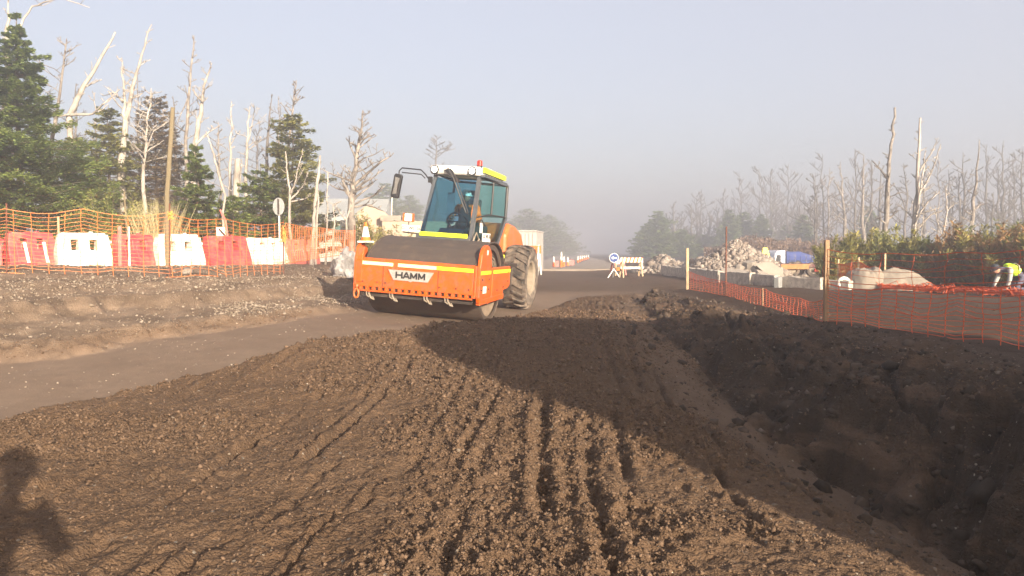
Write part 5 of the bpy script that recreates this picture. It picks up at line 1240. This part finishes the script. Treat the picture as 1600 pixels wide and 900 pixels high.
def delineator(px, yb, yt, D, label, group, m2='hiorange'):
    a = P(px, yb, D); z = H(a.x, D) + .05 * (D > 44); h = max(P(px, yt, D).z - z, .6); r = empty('delineator_post', (a.x, D, z), 0, label, 'delineator post', group)
    UPM = Matrix.Rotation(R(-90), 4, 'Y')
    MB().lathe([(.24, 0), (.22, .07), (.001, .07)], 14, UPM).build('base', MT['black'], r)
    MB().tube([(0, 0, .06), (0, 0, h * .5)], [.085, .075], 12).build('lower_sleeve', MT[m2], r); MB().tube([(0, 0, h * .5), (0, 0, h)], [.075, .045], 12).build('upper_sleeve', MT['white'], r)
for k, (px, yb, yt, D, lb) in enumerate(((865, 417, 401, 50, 'red and white post at the left road edge, nearest to the roller'), (877, 417, 394, 49, 'tallest red and white post of the left road edge cluster'), (881, 416, 401, 52, 'red and white post just right of the tallest one'), (887, 416, 402, 54, 'red and white post at the right of the left road edge cluster'))):
    delineator(px, yb, yt, D, lb, 'red and white posts along the road')
for k, px in enumerate((903, 906.5, 909.5, 913, 916, 919)):
    delineator(px, 411, 402, 66 + k * 6, 'small red and white post in the misty far row along the road', 'red and white posts along the road')
def lowb(px0, px1, yt, D, m, label):
    a, b_ = P(px0, 415, D), P(px1, 415, D); z = H(a.x, D); r = empty('low_barrier', ((a.x + b_.x) / 2, D, z), 0, label, 'barrier'); w = b_.x - a.x
    MB().prism([(-.25, -.02), (-.22, .15), (-.09, .5), (.09, .5), (.22, .15), (.25, -.02)], 'x', -w / 2, w / 2).build('barrier_body', m, r, bevel=.02)
lowb(866, 873, 408, 51, MT['salmon'], 'pale red low barrier between the first two road posts'); lowb(888, 897, 410, 57, MT['salmon'], 'faded pink low barrier at the end of the road post cluster')

# ------------------------------------------------------------------ rubble, kerbs and slabs on the right
heap('stone_heap', 1150, 33, 4.7, 3.6, 1.42, 21, MT['sand'], 'tall heap of pale broken stones behind the kerb wall', 4600, .70, 'stone heap', peak=1.1)
heap('stone_heap', 1036, 38, 2.9, 3.0, .75, 23, MT['sand'], 'low heap of pale stones behind the striped barricade', 900, 1.1, 'stone heap')
heap('stone_heap', 1095, 36, 2.6, 2.4, .65, 27, MT['sand'], 'small darker stone heap left of the tall one', 600, 1.0, 'stone heap')
def kerb(p0, p1, hh, label, thick=.22, m='kerbstone', name='kerb_wall'):
    a, b_ = P(p0[0], 440, p0[1]), P(p1[0], 440, p1[1]); L = (b_.xy - a.xy).length; ang = math.atan2(b_.y - a.y, b_.x - a.x); z = min(H(a.x, a.y), H(b_.x, b_.y))
    rs = random.Random(int(p0[0])); n_ = max(4, int(L / .25)); top = [(L * k / n_, hh + rs.uniform(-.03, .03)) for k in range(n_, -1, -1)]
    b = MB().prism([(0, -.15), (L, -.15)] + top, 'y', -thick / 2, thick / 2); o = b.build(name, MT[m], None, bevel=.015); o.location = (a.x, a.y, z); o.rotation_euler = (0, 0, ang); tag(o, label, 'kerb wall')
kerb((1036, 34), (1078, 30), .42, 'pale concrete kerb wall segment at the far left, behind the pale stake')
kerb((1079, 29.8), (1126, 25.6), .40, 'warm pale concrete kerb wall segment between the pale stake and the dark rod')
kerb((1129, 25.3), (1176, 23.8), .36, 'rough concrete kerb segment right of the dark rod')
kerb((1177, 23.9), (1214, 22.9), .33, 'rough concrete kerb segment under the broken slabs')
kerb((1218, 22.7), (1286, 21.4), .35, 'long stony kerb segment beneath the parked trailer')
kerb((1292, 21.4), (1330, 20.8), .28, 'short kerb segment right of the thick wooden stake')
kerb((1212, 22.5), (1220, 22.4), .30, 'small grey block between two kerb segments', .3, 'board', 'concrete_block')
def slab(px, py, D, sx, sy, sz, rot, label, seed, m='concrete', lift=None):
    a = P(px, py, D); rs = random.Random(seed); k = 7; poly = [(sx / 2 * math.cos(2 * math.pi * i / k) * rs.uniform(.8, 1.15), sy / 2 * math.sin(2 * math.pi * i / k) * rs.uniform(.8, 1.15)) for i in range(k)]
    b = MB().prism(poly, 'z', -sz / 2, sz / 2); o = b.build('broken_slab', MT[m], None, bevel=.02); o.location = (a.x, a.y, a.z); o.rotation_euler = tuple(R(v) for v in rot); tag(o, label, 'concrete slab')
slab(1172, 414, 30, .55, .5, .28, (10, -8, 20), 'pale concrete lump on the right foot of the stone heap', 1)
slab(1156, 420, 29, .40, .4, .22, (5, 12, 50), 'small block lying on the foot of the tall stone heap', 2)
slab(1150, 428, 28, 1.5, 1.0, .16, (18, 6, 10), 'broad flat slab leaning on the stone heap foot', 3)
slab(1187, 424, 25.5, .55, .6, .2, (52, 10, 20), 'tilted grey slab piece between the heap and the trailer', 4)
slab(1203, 424, 25, .95, .55, .2, (58, 30, -12), 'pale broken slab leaning down towards the kerb below the yellow sign', 5)
slab(1196, 432, 24.6, .8, .5, .16, (20, 22, 5), 'slab fragment lying lowest in front of the trailer', 6)
slab(1180, 434, 24.6, .5, .4, .22, (8, 10, 40), 'darker rubble block resting on the kerb left of the trailer', 7, 'board')
heap('sand_heap', 1352, 21.6, 1.3, 1.4, .60, 31, MT['sand'], 'pale sand block heap behind the two pale stakes', 0, cat='sand heap', peak=3.5)
heap('sand_heap', 1402, 21.5, 2.3, 1.6, .58, 33, MT['sand'], 'long pale sand heap tapering to the right before the hedge', 0, cat='sand heap', peak=1.6)
def tyre_lying():
    a = P(1319, 447, 21); z = H(a.x, a.y); r = empty('white_ring', (a.x, a.y, z), 0, 'round white painted ring leaning at the kerb end', 'ring')
    b = MB().tube([(.14 * math.cos(t), .03 * math.sin(t), .17 + .14 * math.sin(t)) for t in np.linspace(0, 6.283, 22)], .05, 8, caps=False); b.build('ring_body', MT['whiteplastic'], r, smooth=True)
tyre_lying()
def yellow_sign():
    D = 33; b = P(1195, 412, D); h = P(1195, 387, D).z - b.z; r = empty('folding_sign', (b.x, b.y, b.z), R(8), 'yellow folding caution sign standing on the flat trailer', 'sign')
    for s in (-1, 1):
        MB().add([(-.24, s * .14, 0), (.24, s * .14, 0), (.10, s * .01, h), (-.10, s * .01, h), (-.24, s * .14 + s * .02, 0), (.24, s * .14 + s * .02, 0), (.10, s * .03, h), (-.10, s * .03, h)], [(0, 1, 2, 3), (7, 6, 5, 4), (0, 4, 5, 1), (1, 5, 6, 2), (2, 6, 7, 3), (3, 7, 4, 0)])
        q = MB(); q.add([(-.24, s * .14, 0), (.24, s * .14, 0), (.10, s * .01, h), (-.10, s * .01, h), (-.24, s * .16, 0), (.24, s * .16, 0), (.10, s * .03, h), (-.10, s * .03, h)], [(0, 1, 2, 3), (7, 6, 5, 4), (0, 4, 5, 1), (1, 5, 6, 2), (2, 6, 7, 3), (3, 7, 4, 0)])
        q.build('panel', MT['signyellow'], r)
    k = MB(); k.prism([(-.05, h * .25), (.06, h * .25), (.03, h * .62), (-.02, h * .62)], 'y', -.145, -.12); k.build('black_symbol', MT['black'], r); return b
yb_ = yellow_sign()
def trailer():
    D = 33; a, b_ = P(1184, 412, D), P(1292, 412, D); z0 = H((a.x + b_.x) / 2, D); r = empty('flat_trailer', ((a.x + b_.x) / 2, D, z0), R(3), 'dark red flat trailer with an orange side board parked behind the kerb', 'trailer'); w = b_.x - a.x; dz = P(1230, 412, D).z - z0
    MB().box((-w / 2, -.5, dz - .16), (w / 2, 1.4, dz)).build('deck', mat('dark_red_deck', (.10, .03, .03), .7, dirt=DUST, dirt_amt=.2), r, bevel=.01)
    MB().prism([(-w / 2 + .75, dz - .02), (-w / 2 + .82, dz - .22), (-w / 2 + 1.95, dz - .22), (-w / 2 + 2.0, dz + .0)], 'y', -.56, -.51).build('side_board', MT['trailerorange'], r)
    for x in (-.15, .75):
        A_, B_ = MB(), MB(); wheel(A_, B_, (x, -.35, .32), .32, .2, 'y'); o = A_.build('wheel', MT['rubber'], r, smooth=True); B_.build('rim', MT['rim'], o)
        A_, B_ = MB(), MB(); wheel(A_, B_, (x, 1.2, .32), .32, .2, 'y'); o = A_.build('wheel', MT['rubber'], r, smooth=True); B_.build('rim', MT['rim'], o)
    MB().box((w / 2 - .75, -.56, dz - .32), (w / 2 - .45, -.52, dz - .2)).build('red_lamp', MT['redlens'], r); MB().tube([(-w / 2, .4, dz - .2), (-w / 2 - .7, .4, .1)], .05, 6).build('drawbar', MT['steel_dark'], r)
trailer()
def truck():
    D = 50; a, b_ = P(1207, 392, D), P(1287, 392, D); z = H((a.x + b_.x) / 2, D + 1); r = empty('dump_truck', (a.x, D, z), R(22), 'small dump truck with pale cab and blue tipping body behind the trailer', 'truck'); top = P(1240, 391, D).z - z; L = (b_.x - a.x) / math.cos(R(22)); k = top / 2.45
    def s(v): return v * k
    MB().prism([(0, s(.75)), (s(.02), s(1.35)), (s(.28), s(2.2)), (s(.45), s(2.42)), (L * .30, s(2.45)), (L * .30, s(.75))], 'y', 0, 1.9).build('cab', MT['paleblue'], r, bevel=.05)
    MB().prism([(s(.22), s(1.45)), (s(.42), s(2.1)), (L * .19, s(2.1)), (L * .19, s(1.45))], 'y', -.02, -.005).build('side_window', MT['black'], r)
    MB().prism([(s(1.42), .15), (s(1.42), 1.75), (s(2.1), 1.7), (s(2.1), .2)], 'x', .0, .01, Matrix.Shear('XY', 4, (0, 0)) if False else Matrix.Translation((.1, 0, 0))).build('windscreen', MT['black'], r) if False else None
    bb = MB().prism([(L * .34, s(.95)), (L * .32, s(2.38)), (L * .40, s(2.30)), (L * .62, s(2.36)), (L * .98, s(2.0)), (L, s(1.5)), (L * .97, s(.95))], 'y', -.02, 1.95)
    for q in range(5): x = L * (.38 + .13 * q); bb.box((x, -.07, s(1.0)), (x + .08, -.021, s(2.0)))
    bb.build('tipping_body', MT['blue'], r, bevel=.03)
    MB().box((L * .34, -.03, s(1.62)), (L * .96, -.022, s(1.70))).build('dark_band', MT['darkcloth'], r)
    MB().box((.1, .3, s(.55)), (L, 1.6, s(.74))).build('chassis', MT['steel_dark'], r)
    for x in (L * .14, L * .62, L * .82):
        for y in (.15, 1.75): A_, B_ = MB(), MB(); wheel(A_, B_, (x, y, s(.45)), s(.45), .26, 'y'); o = A_.build('wheel', MT['rubber'], r, smooth=True); B_.build('rim', MT['rim'], o)
    MB().box((-.06, .2, s(.78)), (-.005, 1.7, s(1.0))).build('bumper', MT['white'], r); MB().box((-.02, -.28, s(1.62)), (.04, -.1, s(1.95))).build('mirror', MT['white'], r)
truck()

# ------------------------------------------------------------------ left trees
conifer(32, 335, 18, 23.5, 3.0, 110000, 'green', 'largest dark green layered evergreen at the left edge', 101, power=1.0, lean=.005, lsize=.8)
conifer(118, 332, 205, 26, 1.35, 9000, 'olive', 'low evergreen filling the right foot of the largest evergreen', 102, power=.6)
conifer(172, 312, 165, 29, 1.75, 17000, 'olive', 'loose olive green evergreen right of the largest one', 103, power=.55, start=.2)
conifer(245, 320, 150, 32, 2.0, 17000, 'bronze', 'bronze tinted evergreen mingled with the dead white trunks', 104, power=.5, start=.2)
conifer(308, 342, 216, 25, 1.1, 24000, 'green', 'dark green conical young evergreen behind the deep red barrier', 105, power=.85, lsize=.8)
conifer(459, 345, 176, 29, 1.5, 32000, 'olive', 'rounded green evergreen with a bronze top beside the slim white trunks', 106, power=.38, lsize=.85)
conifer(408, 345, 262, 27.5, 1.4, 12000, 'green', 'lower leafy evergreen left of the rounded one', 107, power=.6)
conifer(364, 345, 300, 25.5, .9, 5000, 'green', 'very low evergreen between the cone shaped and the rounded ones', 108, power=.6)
bush(160, 335, 290, 23.5, 1.25, 9000, 'olive', 'low olive bush under the olive evergreen', 111)
bush(220, 338, 305, 24, .8, 4000, 'olive', 'small scrubby bush left of the straw coloured pole', 112)
bush(566, 376, 330, 27, .9, 5000, 'hedge', 'thin yellow green bush at the foot of the bushy dead tree', 113)
bush(610, 374, 345, 28, 1.0, 4500, 'hedge', 'sparse low bush in front of the stepped wall', 114)
def tuft(px, yb, yt, D, w, label):
    a = P(px, yb, D); z = H(a.x, a.y); h = P(px, yt, D).z - z; rs = np.random.RandomState(5); n_ = 900
    root = empty('grass_tuft', (a.x, a.y, z), 0, label, 'grass tuft'); an = rs.uniform(0, 6.28, n_); tl = rs.uniform(0, .5, n_); hh = h * rs.uniform(.5, 1.05, n_)
    d = np.stack([np.cos(an) * tl, np.sin(an) * tl, np.ones(n_)], -1); c = d * (hh / 2)[:, None] + np.stack([rs.normal(0, w * .3, n_), rs.normal(0, w * .3, n_), np.zeros(n_)], -1)
    leaves_mesh('blades', c, d, hh, .02, rs.uniform(0, 1, n_), LEAF['grass'], root, flat=2)
tuft(245, 332, 308, 21.5, .5, 'dry straw coloured grass tuft at the foot of the tall pole')

# ------------------------------------------------------------------ left dead trees, traced
DW = 'palewhite'
dead_tree([(8, 340), (9, 200), (11, 80), (13, -4)], 25.6, .27, 'thick white dead trunk rising past the top left corner', 201, DW, [(.05, (20, 60), (50, 10), (95, -4), (140, 12))], 5, .12, 2)
dead_tree([(70, 330), (85, 200), (98, 110), (104, 60)], 27.5, .12, 'slender dead tree with crooked tips just right of the largest evergreen', 202, 'deadwood', [], 9, .2, 2)
dead_tree([(98, 330), (108, 182), (128, 140), (150, 105), (180, 50)], 28, .17, 'dead trunk leaning strongly to the right above the evergreens', 203, DW, [(.07, (107, 180), (145, 178), (165, 160), (186, 140)), (.04, (135, 135), (150, 128), (158, 125)), (.06, (110, 178), (90, 183), (60, 170))], 3, .12, 1, tip=.04)
dead_tree([(187, 318), (190, 250), (196, 195), (206, 140), (219, 95), (237, 38)], 29, .21, 'tall forked white dead tree behind the olive evergreen', 204, DW, [(.10, (193, 215), (194, 150), (191, 93)), (.08, (198, 190), (206, 150), (215, 115)), (.05, (192, 160), (180, 145), (160, 150))], 7, .14, 2, lo=.5)
dead_tree([(221, 330), (224, 262), (230, 200), (236, 138)], 27, .11, 'thin white dead trunk with many side twigs left of the straw pole', 205, DW, [(.04, (226, 240), (240, 205), (262, 190))], 12, .22, 2)
dead_tree([(284, 330), (290, 235), (296, 140), (303, 55)], 29, .15, 'tallest slim dead tree right of the straw pole', 206, 'deadwood', [(.04, (296, 150), (284, 175), (276, 195))], 9, .14, 2)
dead_tree([(296, 330), (304, 230), (315, 165), (320, 130), (331, 98)], 28.5, .17, 'bent white dead tree beside the tallest slim one', 207, DW, [(.06, (306, 225), (325, 207), (345, 195)), (.05, (317, 160), (306, 148), (300, 135))], 6, .14, 2)
dead_tree([(356, 345), (344, 280), (331, 232), (322, 205)], 24.5, .06, 'thin bare white pole tree leaning left above the conical evergreen', 208, DW, [], 1, .1, 1)
dead_tree([(357, 345), (359, 260), (362, 158)], 31, .13, 'straight pointed grey white dead tree', 209, DW, [(.03, (361, 225), (368, 212), (374, 205))], 6, .12, 2)
dead_tree([(366, 345), (369, 290), (372, 248)], 30, .26, 'short thick broken white trunk', 210, DW, [(.08, (369, 330), (374, 290), (378, 252))], 0, tip=.12)
dead_tree([(384, 345), (386, 240), (391, 165)], 31, .14, 'mottled dead trunk right of the broken white one', 211, DW, [(.03, (388, 220), (396, 180), (398, 165))], 6, .14, 2)
dead_tree([(411, 345), (417, 230), (425, 148)], 31, .12, 'dark topped dead tree left of the rounded evergreen', 212, 'greydead', [(.04, (418, 205), (430, 190), (444, 185))], 6, .12, 2)
dead_tree([(456, 330), (454, 200), (458, 165), (463, 125)], 31, .09, 'forked bare top sticking out above the rounded evergreen', 213, 'deadwood', [(.04, (455, 185), (446, 170), (438, 160)), (.03, (459, 158), (466, 145), (474, 135))], 8, .12, 2, lo=.55)
dead_tree([(452, 345), (453, 300), (449, 270), (446, 236)], 25.8, .075, 'small white candelabra dead tree standing before the rounded evergreen', 214, DW, [(.05, (453, 305), (463, 280), (473, 232)), (.045, (454, 312), (472, 292), (482, 270)), (.035, (455, 315), (480, 310), (492, 302))], 2, .1, 1)
dead_tree([(486, 410), (490, 340), (495, 290), (500, 243)], 23.5, .085, 'tall slim white trunk standing before the pale barrier end', 215, DW, [], 2, .1, 1, tip=.04)
dead_tree([(493, 405), (496, 330), (499, 262)], 24.2, .055, 'slim pinkish white trunk just right of the tall slim one', 216, DW, [], 2, .1, 1, tip=.03)
dead_tree([(508, 398), (511, 340), (512, 268)], 25.5, .05, 'thin pale sapling trunk left of the grey board', 217, DW, [], 4, .15, 1)
dead_tree([(517, 392), (523, 350), (520, 320), (532, 315)], 25, .05, 'crooked thin pale sapling beside the grey board', 218, DW, [], 3, .2, 1)
dead_tree([(551, 385), (548, 330), (551, 290), (558, 240), (564, 205), (567, 172)], 26, .21, 'bushy twiggy dead tree left of the roller mirror', 219, 'deadwood',
          [(.09, (549, 310), (536, 285), (533, 270)), (.08, (551, 292), (575, 270), (596, 252), (612, 243)), (.05, (560, 220), (575, 214), (586, 210)), (.06, (548, 325), (572, 320), (600, 330)), (.05, (550, 300), (530, 296), (505, 283)), (.05, (552, 300), (575, 290), (590, 280)), (.045, (556, 250), (546, 225), (545, 212)), (.05, (550, 320), (585, 305), (598, 290))], 16, .24, 3, lo=.25)
dead_tree([(535, 388), (541, 345), (548, 318)], 24.6, .045, 'short crooked pale branch tree at the foot of the bushy dead one', 220, DW, [(.03, (541, 345), (530, 330), (522, 318))], 3, .3, 1)
dead_tree([(679, 300), (681, 250), (683, 213)], 70, .22, 'faint misty dead tree showing above the roller roof', 221, 'greydead', [], 8, .25, 2)
for k, (px, yb, yt, D, lb) in enumerate(((150, 330, 190, 36, 'misty dead tree between the leaning trunk and the forked one'), (214, 330, 120, 38, 'hazy thin dead tree behind the forked one'), (250, 330, 168, 37, 'hazy branched dead tree behind the straw pole'), (272, 335, 150, 40, 'pale far dead tree just right of the straw pole'), (340, 340, 190, 40, 'faint dead tree behind the leaning pole tree'), (400, 340, 185, 42, 'faint grey dead tree between the mottled and the dark topped ones'), (437, 340, 150, 41, 'faint dead tree close behind the rounded evergreen top'), (118, 330, 130, 38, 'faint dead tree behind the strongly leaning trunk'))):
    dead_tree([(px, yb), (px + 2, (yb + yt) / 2), (px + (k % 3) * 3 - 2, yt)], D, .15, lb, 300 + k, 'greydead' if k % 2 else 'deadwood', [], 10, .2, 2)
# misty conifers behind the roller and beyond the house
for k, (px, yb, yt, D, hw, lb) in enumerate(((604, 372, 285, 62, 2.6, 'misty dark evergreen behind the stepped wall'), (582, 372, 300, 66, 2.5, 'faint evergreen above the misty building'), (640, 372, 305, 72, 3.0, 'faint evergreen hidden partly by the roller mirror'), (825, 402, 325, 88, 4.2, 'large fog veiled evergreen left of the road'), (858, 405, 335, 98, 4.4, 'fog veiled evergreen nearest the vanishing road'), (795, 402, 345, 84, 3.2, 'fog veiled evergreen right beside the roller cab'), (878, 406, 362, 105, 3.2, 'faintest small evergreen left of the road'))):
    conifer(px, yb, yt, D, hw, 5500, 'green', lb, 400 + k, power=.6, lsize=2.4)

# ------------------------------------------------------------------ right side: hedge, scrub, trees
HB = [(1308, 449, 372, 25.5, 1.0, 'hedge'), (1345, 449, 366, 25.8, 1.1, 'hedge'), (1385, 450, 362, 25.2, 1.1, 'olive'), (1425, 451, 368, 24.6, 1.1, 'hedge'), (1462, 452, 372, 23.8, 1.05, 'olive'),
      (1498, 454, 360, 23.2, 1.1, 'hedgered'), (1535, 456, 362, 22.4, 1.1, 'hedge'), (1568, 458, 352, 21.8, 1.15, 'hedgered'), (1602, 460, 356, 21.0, 1.2, 'hedge'), (1640, 462, 350, 20.5, 1.2, 'hedgered'), (1520, 452, 366, 25.5, 1.3, 'olive'), (1590, 452, 356, 24.5, 1.3, 'olive')]
HL = ['yellow green hedge bush directly behind the thick wooden stake', 'hedge bush above the red orange net on three stakes', 'olive hedge bush at the foot of the tallest dead tree', 'hedge bush above the tapering sand heap', 'olive hedge bush around the white forked dead tree', 'rust tinged hedge bush right of the white forked tree', 'yellow green hedge bush left of the kneeling worker', 'tall rust tinged hedge bush above the kneeling worker', 'hedge bush behind the kneeling worker at the right edge', 'rust tinged bush cut off by the right edge', 'olive bush in the second row left of the worker', 'olive bush in the second row at the right edge']
for k, (px, yb, yt, D, hw, lf) in enumerate(HB): bush(px, yb, yt - 7, D, hw, 9000, lf, HL[k], 500 + k, upright=.9, group='hedge bushes on the right', lsize=1.15)
# brown scrub strip far behind the truck
def scrub():
    rs = np.random.RandomState(9); n_ = 34000; px = rs.uniform(1100, 1330, n_); D = rs.uniform(57, 66, n_)
    x = (px - 800) / 1200 * D; z, _ = layers(x, D); topz = 1.5 + (393 - np.interp(px, [1100, 1130, 1200, 1290, 1330], [392, 378, 373, 373, 378])) / 1200 * D * .75 + 1.1 * fbm(x * .45, D * .3, 5, 4)
    zz = z + (topz - z) * rs.uniform(0, 1, n_) ** 1.1; d = rs.normal(0, 1, (n_, 3)); d[:, 2] = np.abs(d[:, 2]) + .5
    o = leaves_mesh('brown_scrub', np.stack([x, D, zz], -1), d, rs.uniform(.2, .45, n_), .09, rs.uniform(0, 1, n_), LEAF['brown'], None, flat=1); tag(o, 'strip of brown scrub behind the truck', kind='stuff')
scrub()
dead_tree([(1381, 455), (1384, 370), (1386, 300), (1391, 240), (1398, 168)], 33, .22, 'tallest dead tree on the right with one arm reaching left', 601, 'deadwood', [(.07, (1385, 278), (1373, 262), (1362, 250)), (.05, (1387, 345), (1396, 335), (1402, 325)), (.05, (1384, 350), (1374, 342), (1368, 340)), (.04, (1382, 365), (1370, 358), (1362, 350))], 7, .10, 2, tip=.05)
dead_tree([(1420, 460), (1424, 400), (1430, 330), (1434, 260), (1438, 184)], 31, .20, 'tall white forked dead tree with upswept branches on its right', 602, DW, [(.08, (1431, 335), (1440, 285), (1446, 235)), (.07, (1432, 310), (1450, 280), (1470, 225)), (.06, (1428, 350), (1450, 315), (1468, 300)), (.06, (1426, 365), (1455, 335), (1472, 330)), (.05, (1435, 270), (1455, 240), (1466, 215)), (.05, (1423, 400), (1440, 370), (1444, 330))], 8, .16, 2, tip=.05)
dead_tree([(1516, 455), (1519, 370), (1523, 300), (1530, 218)], 37, .22, 'pale straight dead tree with a pointed top above the rust tinged hedge', 603, 'deadwood', [(.06, (1521, 330), (1532, 320), (1540, 318))], 8, .12, 2)
dead_tree([(1460, 455), (1470, 385), (1480, 330), (1478, 290)], 34, .10, 'slim leaning white dead tree right of the white forked one', 604, DW, [(.04, (1473, 370), (1464, 345), (1460, 320))], 5, .2, 2)
dead_tree([(1490, 450), (1500, 400), (1512, 370), (1518, 345)], 31, .08, 'short twisted pale dead branch tree in the hedge', 605, DW, [(.04, (1500, 400), (1490, 380), (1488, 365))], 4, .25, 2)
dead_tree([(1408, 455), (1412, 380), (1418, 310), (1412, 255)], 42, .16, 'grey crooked dead tree between the two tallest ones', 606, 'greydead', [(.06, (1416, 330), (1404, 300), (1395, 285))], 10, .22, 2)
dead_tree([(1319, 420), (1320, 350), (1316, 300), (1313, 252)], 50, .22, 'branchy grey dead tree left of the tallest one', 607, 'deadwood', [(.08, (1318, 310), (1308, 290), (1302, 282)), (.07, (1319, 330), (1308, 318), (1300, 312))], 10, .14, 2)
LAB = 'grey bare dead tree standing in the fogged stand on the right'
GR = 'dead trees in the foggy stand on the right'
rr = random.Random(77)
mids = [(1542, 225), (1560, 262), (1568, 220), (1583, 235), (1597, 230), (1505, 238), (1498, 270), (1466, 240), (1445, 250), (1350, 240), (1336, 232), (1362, 250), (1376, 262), (1285, 240), (1296, 262), (1274, 270), (1272, 275), (1552, 300), (1578, 290), (1614, 240), (1482, 265)]
far = [(1232, 255), (1245, 300), (1222, 305), (1205, 270), (1196, 300), (1187, 262), (1212, 290), (1170, 320), (1155, 268), (1148, 310), (1130, 300), (1120, 318), (1108, 330), (1097, 296), (1088, 305), (1080, 320), (1065, 330), (1052, 318), (1042, 335), (1258, 290), (1265, 310), (1240, 320), (1139, 330), (1306, 285), (1330, 290)]
for k, (px, yt) in enumerate(mids):
    D = rr.uniform(44, 58); dead_tree([(px + rr.uniform(-4, 4), 420), (px + rr.uniform(-3, 3), (420 + yt) / 2), (px, yt)], D, rr.uniform(.13, .24), LAB, 700 + k, 'greydead' if rr.random() < .75 else 'deadwood', [], 8, .34, 2, group=GR, up=1.1, lo=.25)
LABF = 'faint twiggy dead tree deep in the fog right of the road'
for k, (px, yt) in enumerate(far):
    D = rr.uniform(66, 84); dead_tree([(px + rr.uniform(-4, 4), 415), (px + rr.uniform(-3, 3), (415 + yt) / 2), (px, yt)], D, rr.uniform(.15, .24), LABF, 800 + k, 'greydead', [], 9, .42, 2, group='faint dead trees deep in the fog', up=1.3, lo=.25)
for k, (px, yb, yt, D, hw, lb) in enumerate(((1028, 415, 328, 64, 2.0, 'rounded dark evergreen at the right road edge in the fog'), (1065, 415, 358, 66, 1.8, 'low evergreen right of the rounded road edge one'), (1008, 412, 352, 70, 1.8, 'low hazy evergreen at the left foot of the rounded one'), (1138, 415, 326, 66, 1.4, 'misty evergreen above the stone heap'), (1160, 415, 330, 68, 1.9, 'misty broad evergreen right of the stone heap top'), (1188, 415, 335, 66, 1.5, 'misty evergreen above the yellow sign'), (1254, 415, 334, 62, 1.5, 'pointed misty evergreen above the dump truck'), (1354, 420, 322, 56, 1.5, 'misty evergreen left of the tallest dead tree'), (1228, 415, 350, 74, 2.2, 'faint evergreen mass behind the truck cab'), (1100, 415, 366, 72, 2.4, 'faint evergreen left of the stone heap'))):
    conifer(px, yb, yt, D, hw, 6500, 'green', lb, 900 + k, power=.6, lsize=2.2)
#OBJ_END
# ------------------------------------------------------------------ haze
def haze():
    m = bpy.data.materials.new('haze_air'); m.use_nodes = True; t = m.node_tree; t.nodes.clear()
    o = t.nodes.new('ShaderNodeOutputMaterial'); v = t.nodes.new('ShaderNodeVolumePrincipled')
    v.inputs['Color'].default_value = (.95, .96, 1, 1); v.inputs['Density'].default_value = FOG_DENS; v.inputs['Anisotropy'].default_value = .69
    t.links.new(v.outputs[0], o.inputs['Volume'])
    b = MB().box((-275, -55, -2.6), (275, 435, 11.6)); h = b.build('haze', m); tag(h, 'pale morning fog over the whole site', kind='stuff')
haze()
for o in bpy.data.objects:
    if o.parent is None and 'label' in o and 'kind' not in o: o['kind'] = 'thing'
